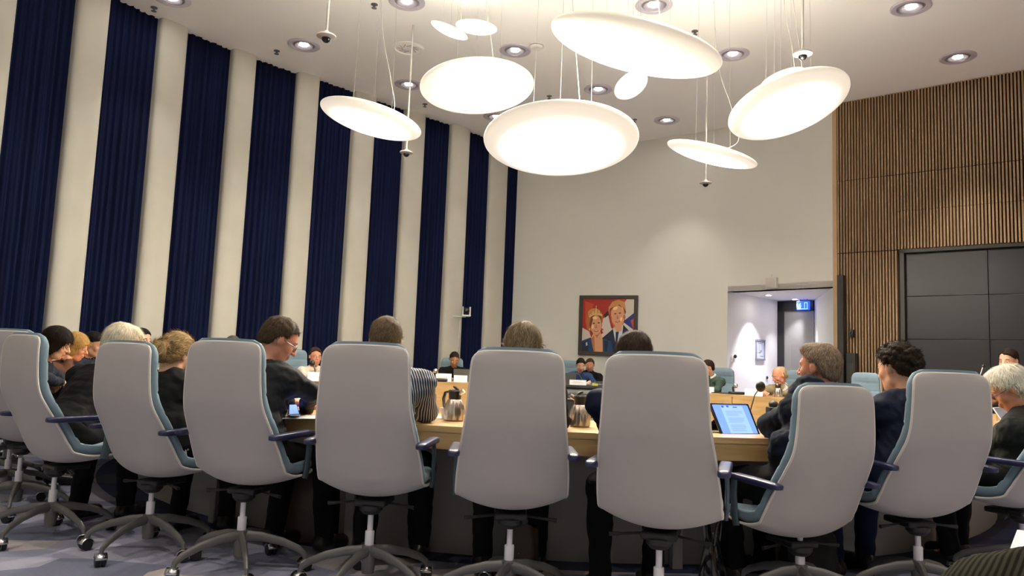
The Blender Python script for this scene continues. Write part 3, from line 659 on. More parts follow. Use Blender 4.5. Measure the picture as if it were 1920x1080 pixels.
chair(4.45, 11.65, 216, 'blue grey chair of the bald man in a beige jacket', 0, FARG)
chair(5.0, 10.75, 232, 'empty blue grey chair seen behind the grey haired man in navy', 0, FARG)
chair(5.62, 8.0, 262, 'blue grey chair of the dark haired person before the video wall', 0, FARG)

# ================================================================== table ring
TC = (.5, 8.6); GREYP = mat('dark grey modesty panel', (.34, .33, .32), .7); POST = mat('light grey table post', (.33, .32, .31), .4, metal=.3)
def ringp(a, da):
    d = (math.degrees(a) % 360) - 142; f = 1 - .12 * math.exp(-(d / 22) ** 2)
    return (TC[0] + (3.8 + da) * f * math.cos(a), TC[1] + (3.9 + da) * f * math.sin(a))
def ring_part(name, da0, da1, z0, z1, m, par, A0, A1, n=90):
    vs = []; fs = []
    for i in range(n + 1):
        a = math.radians(A0 + (A1 - A0) * i / n); p = ringp(a, da0); q = ringp(a, da1); vs += [(*p, z0), (*q, z0), (*q, z1), (*p, z1)]
    for i in range(n):
        a, b = i * 4, i * 4 + 4
        for k in range(4): fs.append((a + k, b + k, b + (k + 1) % 4, a + (k + 1) % 4))
    fs += [(3, 2, 1, 0), (n * 4, n * 4 + 1, n * 4 + 2, n * 4 + 3)]
    mb = MB(); mb.add(vs, fs); return mb.build(name, m, par, auto=40)
t = thing('conference_table', 'large ring shaped beech conference table filling the room', 'table', (0, 0, 0))
A0, A1 = 92, 92 + 338
ring_part('tabletop', 0, .9, .72, .75, BEECH, t, A0, A1); ring_part('outer_apron', .868, .896, .634, .72, BEECH, t, A0, A1); ring_part('modesty_panel', .40, .42, 0.0, .72, GREYP, t, A0, A1)
for k in range(12):
    a = A0 + k * 338 / 12; ring_part('inner_front', .004, .03, .02, .72, BEECH, t, a + .12, a + 338 / 12 - .12, 14)
for px, py in ((650, 1022), (1812, 1040), (350, 985), (1240, 1040)):
    p = at_z(px, py, 0); d = Vector((p.x - TC[0], p.y - TC[1])); a = math.atan2(d.y, d.x); q = ringp(a, .50); MB().box((q[0], q[1], .36), (.06, .06, .72), a).build('post', POST, t, bevel=.004)
# chairman's desk
t = thing('chairman_desk', 'dark grey curved chairman desk under the painting', 'desk', (1.42, 13.72, 0), math.radians(-8))
DG = mat('dark slate laminate', (.035, .036, .037), .35); DG2 = mat('mid grey rolled edge', (.10, .10, .10), .3)
mb = MB(); pts = [(-.95 + 1.9 * k / 20, -.36 + .10 * ((k - 10) / 10) ** 2) for k in range(21)] + [(.95, .42), (-.95, .42)]
mb.prism(pts, .70, .75); mb.build('desktop', DG, t, bevel=.006)
mb = MB(); mb.tube([(x * .99, y + .02, .60) for x, y in pts[:21]], .075, 14); mb.build('rolled_edge', DG2, t)
pf = [(x * .96, y + .06) for x, y in pts[:21]] + [(.9, .38), (-.9, .38)]; MB().prism(pf, 0, .70).build('front_panel', DG, t)
mb = MB(); mb.tube([(x * .99, y + .02, .50) for x, y in pts[:21]], .012, 8); mb.tube([(x * .97, y + .04, .16) for x, y in pts[:21]], .012, 8); mb.build('light_strip', mat('pale strip', (.35, .34, .32), .3), t)

# ================================================================== things on the tables
STEEL = mat('brushed steel', (.62, .56, .48), .25, metal=.9); DRKL = mat('thermos black lid', (.02, .018, .017), .3)
def tabp(px, Y, z=.75): return Vector((at_y(px, 700, Y).x, Y, z))
def thermos(label, p, rz=0, s=1):
    t = thing('vacuum_jug', label, 'jug', tuple(p), rz, 'steel vacuum jugs'); t.scale = (s, s, s)
    seg = 48; prof = [(.050, 0), (.058, .008), (.060, .03), (.060, .065), (.054, .09), (.043, .112), (.036, .12)]; vs = []; fs = []
    for r, z in prof:
        for k in range(seg): a = 2 * math.pi * k / seg; rr = r * (1 - .10 * (1 - abs(math.sin(a * 5))) * (1 if z > .02 else 0)); vs.append((rr * math.cos(a), rr * math.sin(a), z))
    for i in range(len(prof) - 1):
        for k in range(seg): k2 = (k + 1) % seg; fs.append((i * seg + k, i * seg + k2, (i + 1) * seg + k2, (i + 1) * seg + k))
    fs.append(tuple(range(seg - 1, -1, -1))); fs.append(tuple((len(prof) - 1) * seg + k for k in range(seg)))
    mb = MB(); mb.add(vs, fs); mb.build('body', STEEL, t)
    MB().lathe([(.034, .118), (.037, .15), (.040, .165), (.034, .172), (1e-5, .174)], 28).build('lid', DRKL, t)
    MB().tube([(-.02, 0, .172), (0, 0, .186), (.012, 0, .19)], [.008, .008, .006], 8).build('lid_lever', DRKL, t)
    MB().tube([(-.032, 0, .155), (-.055, 0, .168), (-.062, 0, .16)], [.014, .012, .007], 10).build('spout', STEEL, t)
    MB().tube([(.034, 0, .162), (.066, 0, .155), (.078, 0, .12), (.072, 0, .08), (.058, 0, .055)], [.010, .010, .010, .009, .007], 10, flat=(1.2, .7)).build('handle', DRKL, t)
    return t
thermos('steel vacuum jug with a black lid between the two middle chairs', at_z(1087, 800, .75), 0)
thermos('steel vacuum jug beside the striped shirt man, half hidden by a chair', at_z(851, 789, .75), 2.6)
thermos('steel vacuum jug on the far desk before the bald man', tabp(1459, 10.8), 1.0, 1.1)
def quad_slab(mb, bl, br, tr, tl, th, mi=0, inset=0, lift=0):
    bl, br, tr, tl = [Vector(p) for p in (bl, br, tr, tl)]; n = (br - bl).cross(tl - bl).normalized()
    c = (bl + br + tr + tl) / 4; P = []
    u = (br - bl).normalized(); v = (tl - bl).normalized()
    for p, su, sv in ((bl, 1, 1), (br, -1, 1), (tr, -1, -1), (tl, 1, -1)): P.append(p + u * inset * su + v * inset * sv + n * lift)
    Q = [p - n * th for p in P]; mb.add([tuple(p) for p in P + Q], [(0, 1, 2, 3), (7, 6, 5, 4), (0, 4, 5, 1), (1, 5, 6, 2), (2, 6, 7, 3), (3, 7, 4, 0)], mi)
    return c, n, u, v
SCRB = mat('lit blue document screen', (.05, .08, .3), .3, emit=(.10, .20, .80), es=.55); SCRP = mat('lit pale page', (.1, .15, .4), .3, emit=(.17, .29, .88), es=.55); SCRT = mat('page text', (.05, .08, .3), .3, emit=(.07, .13, .55), es=.5)
def tablet(label, bl, br, tr, tl, page=True):
    t = thing('tablet', label, 'tablet', (0, 0, 0)); mb = MB(); c, n, u, v = quad_slab(mb, bl, br, tr, tl, .012); mb.build('case', BLACKG, t, bevel=.003)
    mb = MB(); quad_slab(mb, bl, br, tr, tl, .001, inset=.014, lift=.0015); mb.build('screen', SCRB, t, smooth=False)
    W = (Vector(br) - Vector(bl)).length; H = (Vector(tl) - Vector(bl)).length
    if page:
        mb = MB(); o = Vector(bl) + n * .003
        def r(x0, x1, y0, y1, mi, l=0):
            P = [o + u * (x * W) + v * (y * H) + n * l for x, y in ((x0, y0), (x1, y0), (x1, y1), (x0, y1))]; mb.add([tuple(p) for p in P], [(0, 1, 2, 3)], mi)
        r(.25, .82, .06, .90, 0); yy = .72
        rnd = random.Random(2)
        for k in range(15):
            if k not in (4, 9): r(.32, rnd.uniform(.62, .76), yy, yy + .010, 1, .0006)
            yy -= .042
        r(.27, .33, .84, .90, 2, .0006); r(.40, .46, .85, .91, 2, .0006); r(.56, .67, .84, .87, 2, .0006); r(.08, .94, .925, .935, 1, .0006)
        mb.build('page', [SCRP, SCRT, mat('logo blue', (.02, .04, .2), .4, emit=(.02, .04, .25), es=.35)], t, smooth=False)
    return t, n
bl, br, tr, tl = at_y(1353, 817, 4.06), at_y(1427, 817, 4.13), at_y(1403, 757, 4.26), at_y(1329, 755, 4.19)
tb, n = tablet('tablet with a lit blue document page propped on the near table edge', bl, br, tr, tl)
mb = MB(); m1 = (bl + tl) / 2 - n * .016; m2 = (br + tr) / 2 - n * .016; f1, f2 = Vector((bl.x - .07, bl.y + .12, .753)), Vector((br.x - .07, br.y + .15, .753)); quad_slab(mb, f1, f2, m2, m1, .006); mb.build('stand', BLACK, tb)
tablet('tablet with a bright blue screen under the arm of the man in a dark suit', at_z(540, 777, .78), at_z(563, 776, .775), at_y(556, 753, 4.75), at_y(541, 753, 4.7), False)
def paper(label, px, py, w_, h_, rz, z=.752, name='paper_sheet', m=PAPER, cat='paper', th=.003):
    p = at_z(px, py, z); t = MB().box((0, 0, 0), (w_, h_, th), 0).build(name, m, smooth=False); t.location = (p.x, p.y, z); t.rotation_euler = (0, 0, rz); tag(t, label, cat); return t
paper('white papers under the blue lit tablet of the man in a dark suit', 566, 782, .26, .2, .4)
paper('white papers on the table right of the striped shirt man', 822, 782, .22, .18, .2)
paper('papers before the white haired man with glasses', 1862, 818, .2, .26, .3)
def card(label, px, Y, w_, rz=0, h_=.075):
    p = tabp(px, Y); t = thing('name_card', label, 'name card', (p.x, p.y, .75), rz, 'folded white name cards'); mb = MB()
    mb.add([(-w_ / 2, -.03, 0), (w_ / 2, -.03, 0), (w_ / 2, 0, h_), (-w_ / 2, 0, h_), (-w_ / 2, .03, 0), (w_ / 2, .03, 0)], [(0, 1, 2, 3), (3, 2, 5, 4)]); o = mb.build('folded_card', PAPER, t, smooth=False); so = o.modifiers.new('s', 'SOLIDIFY'); so.thickness = .002
    mb = MB(); mb.box((0, -.0205, h_ * .45), (w_ * .7, .001, .006), M=Matrix.Rotation(-.38, 3, 'X')); mb.box((-.02, -.018, h_ * .62), (w_ * .4, .001, .005), M=Matrix.Rotation(-.38, 3, 'X')); mb.build('text_line', mat('faint grey print', (.45, .45, .47), .7), t, smooth=False)
card('white name card on the chairman desk before the blue shirt person', 1084, 13.48, .30, -.05, .09); card('white name card at the right rim of the chair before the painting', 1330, 11.75, .16, -.6, .09)
card('white name card before the bald man in a beige jacket', 1414, 11.1, .26, -.6, .10); card('white name card behind the black conference phone at the far left desk', 832, 12.35, .26, .1, .13); card('white name card at the far desk, tucked behind the chair of the blonde head', 864, 12.4, .22, .1, .11)
card('white name card before the speaker at the far left', 590, 10.1, .2, .6, .12)
def mic(label, foot, head, r=.014, stem=.004, ball=True):
    t = thing('gooseneck_microphone', label, 'microphone', tuple(foot)); h = Vector(head) - Vector(foot)
    MB().lathe([(.045, 0), (.045, .015), (.03, .022), (1e-5, .024)], 20).build('base', BLACK, t)
    MB().tube([(0, 0, .02), Vector((h.x * .15, h.y * .15, h.z * .45)), Vector((h.x * .5, h.y * .5, h.z * .8)), h], stem, 8).build('neck', mat('grey stem', (.2, .2, .2), .3, metal=.6), t); MB().ell(tuple(h), (r, r, r * 1.15), 14, 10).build('foam_head', BLACK, t)
def mic_px(label, hx, hy, fx, fy, Y, r=.014, stem=.004):
    mic(label, at_z(fx, fy, .75) if False else Vector((at_y(fx, fy, Y).x, Y, .75)), at_y(hx, hy, Y), r, stem)
mic_px('black gooseneck microphone with a round foam head above the tablet', 1426, 725, 1404, 762, 4.45, .028, .004)
mic_px('thin gooseneck microphone of the blue shirt person at the chairman desk', 1079, 698, 1093, 716, 13.75, .012, .008)
mic_px('thin pale microphone stem right of the curly haired man', 1844, 687, 1828, 704, 5.6, .012, .005)
mic_px('microphone before the speaker at the far left with a black foam head', 586, 681, 592, 712, 10.4, .035, .012)
mic_px('microphone stem in front of the bald man', 1458, 713, 1490, 731, 10.3, .007, .006)
def confphone(label, px, Y, s=1):
    p = tabp(px, Y); t = thing('conference_microphone_unit', label, 'microphone unit', tuple(p)); t.scale = (s, s, s)
    mb = MB(); mb.box((0, 0, .018), (.2, .14, .03)); mb.build('base', BLACK, t, bevel=.01); MB().tube([(-.05, 0, .03), (-.06, 0, .08), (-.03, 0, .12)], .012, 8).build('neck', BLACK, t); MB().ell((-.03, -.02, .11), (.03, .03, .03)).build('speaker_ball', CHROME, t)
confphone('black conference microphone unit on the far left desk with a shiny ball', 822, 12.22, s=1.5); confphone('black microphone unit left of the bald man on the far desk', 1383, 11.4, s=1.2)
t = paper('flat black folder on the far desk right of the green jacket', 1358, 745, .34, .2, -.6, .757, 'folder', BLACK, 'folder', .012); t.location = tabp(1358, 11.62, .757)
# laptop at the chairman desk and black laptop at far left
def laptop(label, px, Y, w_, h_, rz):
    p = tabp(px, Y); t = thing('laptop', label, 'laptop', tuple(p), rz); MB().box((0, .1, .008), (w_, .2, .014)).build('keyboard_base', DARKMETAL, t, bevel=.003); MB().box((0, -.02, h_ / 2 + .01), (w_, .01, h_), M=Matrix.Rotation(.15, 3, 'X')).build('screen_lid', mat('laptop lid grey', (.10, .10, .09), .35), t, bevel=.003)
laptop('grey laptop at the left end of the chairman desk', 1062, 13.55, .34, .20, 0); laptop('black laptop before the man in black at the far desk', 868, 12.75, .32, .2, .1)
def heap(label, px, Y, s, seed, m=PAPER):
    p = tabp(px, Y); rnd = random.Random(seed); t = thing('paper_heap', label, 'papers', tuple(p))
    for k in range(4):
        mb = MB(); n = 8; vs = []; fs = []; r = rnd.uniform(-.5, .5); c = rnd.uniform(.3, 1.0)
        for i in range(n + 1):
            for j in range(2):
                x = (i / n - .5) * .3 * s; y = (j - .5) * .21 * s; zz = .004 + k * .006 + .05 * s * c * (i / n) ** 2 + .012 * math.sin(i * .9 + k); vs.append((x * math.cos(r) - y * math.sin(r), x * math.sin(r) + y * math.cos(r), zz))
        for i in range(n): fs.append((i * 2, i * 2 + 2, i * 2 + 3, i * 2 + 1))
        mb.add(vs, fs); o = mb.build('sheet', m, t); so = o.modifiers.new('s', 'SOLIDIFY'); so.thickness = .002
heap('curled white papers on the chairman desk beside the blue shirt person', 1116, 13.7, 1.6, 3)
yb = MB().box((0, 0, .02), (.1, .06, .04)).build('marker_box', mat('yellow box', (.6, .55, .05), .5), bevel=.004); yb.location = tabp(1116, 13.44); tag(yb, 'small yellow box on the chairman desk below the papers', 'box')
t = thing('coffee_cup', 'white cup on the table left of the steel jug by the striped shirt man', 'cup', tuple(at_z(836, 786, .75))); MB().lathe([(.025, 0), (.036, .05), (.038, .065), (.034, .06), (.022, .006), (1e-5, .005)], 24).build('bowl', WHITEP, t); MB().tube([(.034, 0, .05), (.055, 0, .045), (.05, 0, .02), (.03, 0, .015)], .005, 8).build('handle', WHITEP, t)
# glass tumbler + reading stand at the right
GL = mat('clear glass', (.9, .92, .92), .05, trans=1)
p = at_z(1878, 800, .75); t = thing('glass_tumbler', 'clear drinking glass before the white haired man with glasses', 'glass', tuple(p)); MB().lathe([(.028, 0), (.034, .11), (.031, .11), (.026, .008), (1e-5, .008)], 24).build('glass_wall', GL, t)
bl, br = at_y(1886, 800, 4.75), at_y(1912, 800, 4.85); tl, tr = at_y(1862, 765, 4.85), at_y(1889, 763, 4.95)
t = thing('document_stand', 'pale wire document stand held by the white haired man with glasses', 'stand', (0, 0, 0)); mb = MB()
for a_, b_ in ((bl, br), (br, tr), (tr, tl), (tl, bl), (bl, tr)): mb.tube([a_, b_], .004, 8)
mb.build('wire_frame', mat('pale plastic wire', (.65, .63, .6), .3), t); mb = MB(); quad_slab(mb, bl, br, tr, tl, .002, inset=.004); mb.build('sheet', mat('grey sheet', (.3, .31, .36), .5), t)
# black unit by the folded arms man
p = at_z(1450, 783, .75); t = thing('desk_unit', 'small black table unit beside the sleeve of the man with folded arms', 'table unit', tuple(p)); MB().box((0, 0, .04), (.09, .09, .08)).build('box', BLACK, t, bevel=.006); MB().ell((0, 0, .10), (.035, .035, .03)).build('knob', BLACK, t); 

# ================================================================== bags below the table
def bag(label, px, py, w_, h_, d_, m, rz=0, strap=True, name='handbag', metal=True, base=None):
    p = base if base is not None else at_z(px, py, 0); t = thing(name, label, 'bag', (p[0], p[1], 0), rz); mb = MB(); vs = []; fs = []; seg = 32; ns = 14
    for i in range(ns + 1):
        f = i / ns; z = h_ * f; sx = (w_ / 2) * (1 - .12 * f ** 2) * (1 if 0 < i < ns else .9); sy = (d_ / 2) * (1 - .72 * f ** 1.5)
        for k in range(seg):
            th = 2 * math.pi * k / seg; cx = math.copysign(abs(math.cos(th)) ** .5, math.cos(th)); sy_ = math.copysign(abs(math.sin(th)) ** .7, math.sin(th)); wob = 1 + .04 * math.sin(5 * th + 3 * f)
            vs.append((sx * cx * wob, sy * sy_ * wob, z + .01 * math.sin(3 * th) * f))
    for i in range(ns):
        for k in range(seg): k2 = (k + 1) % seg; fs.append((i * seg + k, i * seg + k2, (i + 1) * seg + k2, (i + 1) * seg + k))
    fs.append(tuple(range(seg - 1, -1, -1))); fs.append(tuple(ns * seg + k for k in range(seg))); mb.add(vs, fs); mb.build('body', m, t)
    if strap:
        for s in (-1, 1): MB().tube([(-w_ * .28, s * .02, h_ * .93), (-w_ * .24, s * .03, h_ * 1.2), (0, s * .035, h_ * 1.38), (w_ * .24, s * .03, h_ * 1.2), (w_ * .28, s * .02, h_ * .93)], .008, 8).build('strap', m, t)
    if metal:
        mb = MB()
        for s in (-1, 1): mb.tube([(s * w_ * .25, -d_ * .3, h_ * .55), (s * w_ * .25, -d_ * .22, h_ * .72)], .005, 8)
        mb.tube([(-w_ * .1, -d_ * .34, h_ * .5), (w_ * .1, -d_ * .34, h_ * .5)], .004, 8); mb.build('buckle', CHROME, t)
BROWNL = mat('dark brown leather', (.035, .018, .010), .35); PATENT = mat('black patent leather', (.006, .006, .006), .12, coat=.6); BLKFAB = mat('black nylon', (.010, .010, .011), .8)
bag('dark brown leather briefcase on the floor under the table beyond the suit man', 595, 1020, .42, .40, .16, BROWNL, .1, True, 'briefcase', base=(-1.18, 4.55))
bag('black patent leather handbag with a buckle on the floor under the painting chair', 1322, 1075, .20, .30, .14, PATENT, 1.1, True, base=(.99, 3.62))
bag('black backpack on the floor under the lowest grey chair', 1530, 1062, .34, .26, .18, BLKFAB, .3, True, 'backpack', False, base=(1.62, 4.05))
bag('dark brown bag with silver clasp on the floor under the middle chair', 990, 1050, .18, .26, .12, BROWNL, 0, False, base=(.10, 3.93))
# fringed scarf hanging on the chair seat
t = thing('fringed_scarf', 'cream and brown fringed scarf hanging over the seat beside the woman with a bun', 'scarf', (0, 0, 0)); mb = MB(); rnd = random.Random(4)
top = at_y(338, 812, 4.22)
for k in range(22):
    u = k / 21; q = at_y(322 + 32 * u, 842 + 12 * math.sin(u * 3) + rnd.uniform(-3, 3), 4.16 + rnd.uniform(-.01, .01)); mid = (top + q) / 2 + Vector((rnd.uniform(-.012, .012) + (u - .5) * .03, -.02, .012)); mb.tube([top + Vector(((u - .5) * .03, 0, 0)), mid, q], [.005, .008, .003], 6, mi=k % 2)
mb.build('fringe', [mat('cream wool', (.45, .40, .33), .8), mat('brown wool', (.06, .045, .04), .8)], t); MB().ell(tuple(top), (.03, .03, .016)).build('knot', mat('brown wool', (.06, .045, .04)), t)

# ================================================================== people: smooth blended volumes turned into one continuous surface
class Field:
    def __init__(s, lo, hi, h):
        s.h = h; s.lo = np.array(lo, float); n = np.ceil((np.array(hi) - s.lo) / h).astype(int) + 1; s.n = n; s.F = np.full(n, .2, np.float32)
        s.ax = [s.lo[i] + h * np.arange(n[i]) for i in range(3)]
    def box(s, lo, hi):
        a = np.maximum(0, np.floor((np.array(lo) - s.lo) / s.h).astype(int)); b = np.minimum(s.n, np.ceil((np.array(hi) - s.lo) / s.h).astype(int) + 1)
        if np.any(b <= a): return None
        sl = tuple(slice(a[i], b[i]) for i in range(3)); g = np.meshgrid(*[s.ax[i][a[i]:b[i]] for i in range(3)], indexing='ij', sparse=True); return sl, g
    def put(s, sl, d, k):
        f = s.F[sl]; d = d.astype(np.float32)
        if k > 0: hh = np.clip(.5 + .5 * (f - d) / k, 0, 1); s.F[sl] = f * (1 - hh) + d * hh - k * hh * (1 - hh)
        else: s.F[sl] = np.minimum(f, d)
    def cap(s, a, b, ra, rb, k=.02):
        a = np.array(a, float); b = np.array(b, float); m = max(ra, rb) + k + .02; r = s.box(np.minimum(a, b) - m, np.maximum(a, b) + m)
        if r is None: return
        sl, (x, y, z) = r; ab = b - a; L2 = max(1e-9, ab @ ab); t = np.clip(((x - a[0]) * ab[0] + (y - a[1]) * ab[1] + (z - a[2]) * ab[2]) / L2, 0, 1)
        d = np.sqrt((x - a[0] - ab[0] * t) ** 2 + (y - a[1] - ab[1] * t) ** 2 + (z - a[2] - ab[2] * t) ** 2) - (ra + (rb - ra) * t); s.put(sl, d, k)
    def ell(s, c, rad, R=None, k=.02):
        c = np.array(c, float); rad = np.array(rad, float); m = rad.max() + k + .02; r = s.box(c - m, c + m)
        if r is None: return
        sl, (x, y, z) = r; x = x - c[0]; y = y - c[1]; z = z - c[2]
        if R is not None: X = x * R[0][0] + y * R[1][0] + z * R[2][0]; Y = x * R[0][1] + y * R[1][1] + z * R[2][1]; Z = x * R[0][2] + y * R[1][2] + z * R[2][2]; x, y, z = X, Y, Z
        k0 = np.sqrt((x / rad[0]) ** 2 + (y / rad[1]) ** 2 + (z / rad[2]) ** 2) + 1e-9; k1 = np.sqrt((x / rad[0] ** 2) ** 2 + (y / rad[1] ** 2) ** 2 + (z / rad[2] ** 2) ** 2) + 1e-9
        s.put(sl, k0 * (k0 - 1) / k1, k)
    def noise(s, amp, freq, seed=0):
        rs = np.random.RandomState(seed); x, y, z = np.meshgrid(*s.ax, indexing='ij', sparse=True); N = 0
        for i in range(4):
            d = rs.randn(3); d /= np.linalg.norm(d); f = freq * (1 + .5 * i); ph = rs.rand() * 6.28; q = d[0] * x + d[1] * y + d[2] * z; e = rs.randn(3); e /= np.linalg.norm(e)
            N = N + np.sin(f * q + ph + 1.5 * np.sin(f * .6 * (e[0] * x + e[1] * y + e[2] * z))) / (1 + .5 * i)
        s.F += (amp * N / 2).astype(np.float32)
    def mesh(s):
        F = s.F; ins = F < 0; n0, n1, n2 = F.shape
        c8 = [ins[i:n0 - 1 + i, j:n1 - 1 + j, k:n2 - 1 + k] for i in (0, 1) for j in (0, 1) for k in (0, 1)]
        tot = sum(c.astype(np.int8) for c in c8); act = (tot > 0) & (tot < 8); idx = np.argwhere(act); V = np.zeros((len(idx), 3)); W = np.zeros(len(idx))
        ii, jj, kk = idx.T; corners = [(i, j, k) for i in (0, 1) for j in (0, 1) for k in (0, 1)]
        val = {c: F[ii + c[0], jj + c[1], kk + c[2]] for c in corners}
        for a in corners:
            for ax in range(3):
                if a[ax] == 0:
                    b = list(a); b[ax] = 1; b = tuple(b); va, vb = val[a], val[b]; cr_ = (va < 0) != (vb < 0); t = np.where(cr_, va / np.where(va - vb == 0, 1, va - vb), 0)
                    for q in range(3): V[:, q] += np.where(cr_, a[q] + (t if q == ax else 0), 0)
                    W += cr_
        V = V / W[:, None]; V = (V + idx) * s.h + s.lo
        vid = np.full(act.shape, -1, np.int64); vid[act] = np.arange(len(idx)); faces = []
        for ax in range(3):
            o = [1, 2] if ax == 0 else ([2, 0] if ax == 1 else [0, 1])
            A = ins[tuple(slice(0, -1) if q == ax else slice(None) for q in range(3))]; B = ins[tuple(slice(1, None) if q == ax else slice(None) for q in range(3))]
            e = np.argwhere(A != B); ok = np.all([(e[:, q] > 0) & (e[:, q] < F.shape[q] - 1) for q in o], axis=0); e = e[ok]; fl = A[tuple(e.T)]
            def g(da, db): q = e.copy(); q[:, o[0]] -= da; q[:, o[1]] -= db; return vid[tuple(q.T)]
            Q = np.stack([g(1, 1), g(0, 1), g(0, 0), g(1, 0)], 1); Q[~fl] = Q[~fl][:, ::-1]; faces.append(Q)
        Fc = np.concatenate(faces); return V, Fc
def mesh_obj(name, V, Fc, m, parent=None, auto=None):
    me = bpy.data.meshes.new(name); me.vertices.add(len(V)); me.vertices.foreach_set('co', np.asarray(V, np.float32).ravel()); n = len(Fc)
    me.loops.add(n * 4); me.loops.foreach_set('vertex_index', Fc.ravel().astype(np.int32)); me.polygons.add(n); me.polygons.foreach_set('loop_start', np.arange(0, n * 4, 4, dtype=np.int32))
    me.polygons.foreach_set('use_smooth', np.ones(n, bool)); me.update(calc_edges=True)
    for x in (m if isinstance(m, (list, tuple)) else [m]): me.materials.append(x)
    o = bpy.data.objects.new(name, me); C.objects.link(o)
    if parent is not None: o.parent = parent
    return o
def skinmat(name, c): return mat('skin ' + name, c, .5, noise=.10, nscale=25, bump=.05, bscale=150)
SK = {'fair': skinmat('fair', '#d8a688'), 'rosy': skinmat('rosy', '#cf8f72'), 'tan': skinmat('tan', '#b98765')}
def cloth(name, c, rough=.85, noise=.12): return mat('cloth ' + name, c, rough, noise=noise, nscale=6, bump=.15, bscale=260, sheen=.0, spec=.2)
def stripes():
    m = bpy.data.materials.new('striped shirt'); m.use_nodes = True; nt = m.node_tree; b = nt.nodes['Principled BSDF']; tc = nt.nodes.new('ShaderNodeTexCoord')
    mp = nt.nodes.new('ShaderNodeMapping'); mp.inputs['Rotation'].default_value = (0, .16, -.35); wv = nt.nodes.new('ShaderNodeTexWave'); wv.inputs['Scale'].default_value = 24; wv.inputs['Distortion'].default_value = .6; wv.inputs['Detail'].default_value = 1; wv.inputs['Detail Scale'].default_value = .6; wv.bands_direction = 'X'
    r = nt.nodes.new('ShaderNodeValToRGB'); r.color_ramp.elements[0].position = .58; r.color_ramp.elements[0].color = (.010, .012, .022, 1); r.color_ramp.elements[1].position = .72; r.color_ramp.elements[1].color = (.42, .42, .46, 1)
    nt.links.new(tc.outputs['Object'], mp.inputs[0]); nt.links.new(mp.outputs[0], wv.inputs['Vector']); nt.links.new(wv.outputs['Fac'], r.inputs[0]); nt.links.new(r.outputs[0], b.inputs['Base Color']); b.inputs['Roughness'].default_value = .8
    return m
def ribbed():
    m = bpy.data.materials.new('olive ribbed knit'); m.use_nodes = True; nt = m.node_tree; b = nt.nodes['Principled BSDF']; tc = nt.nodes.new('ShaderNodeTexCoord')
    mp = nt.nodes.new('ShaderNodeCombineXYZ'); dt = nt.nodes.new('ShaderNodeVectorMath'); dt.operation = 'DOT_PRODUCT'; dt.inputs[1].default_value = (-.62, .76, .15); nt.links.new(tc.outputs['Object'], dt.inputs[0]); nt.links.new(dt.outputs['Value'], mp.inputs[0]); wv = nt.nodes.new('ShaderNodeTexWave'); wv.inputs['Scale'].default_value = 44; wv.inputs['Distortion'].default_value = .8; wv.inputs['Detail'].default_value = 1; wv.inputs['Detail Scale'].default_value = .3; wv.bands_direction = 'X'
    rp = nt.nodes.new('ShaderNodeValToRGB'); rp.color_ramp.elements[0].position = .2; rp.color_ramp.elements[0].color = (.013, .012, .008, 1); rp.color_ramp.elements[1].position = .75; rp.color_ramp.elements[1].color = (.045, .042, .030, 1)
    nt.links.new(mp.outputs[0], wv.inputs['Vector']); nt.links.new(wv.outputs['Fac'], rp.inputs[0]); nt.links.new(rp.outputs[0], b.inputs['Base Color'])
    b.inputs['Roughness'].default_value = .95; b.inputs['Specular IOR Level'].default_value = .05
    return m
RIBM = ribbed()
STRIPE = stripes()
def hairmats(name, c, var=.45):
    c = lin(c); return [mat('hair ' + name + ' ' + q, tuple(min(1, x * f) for x in c), .6, noise=.2, nscale=40, spec=.15) for q, f in (('mid', 1), ('light', 1 + var), ('dark', 1 - var * (.35 if c[1] > .4 else 1)))]
def V3(p): return np.array([p[0], p[1], p[2]], float)
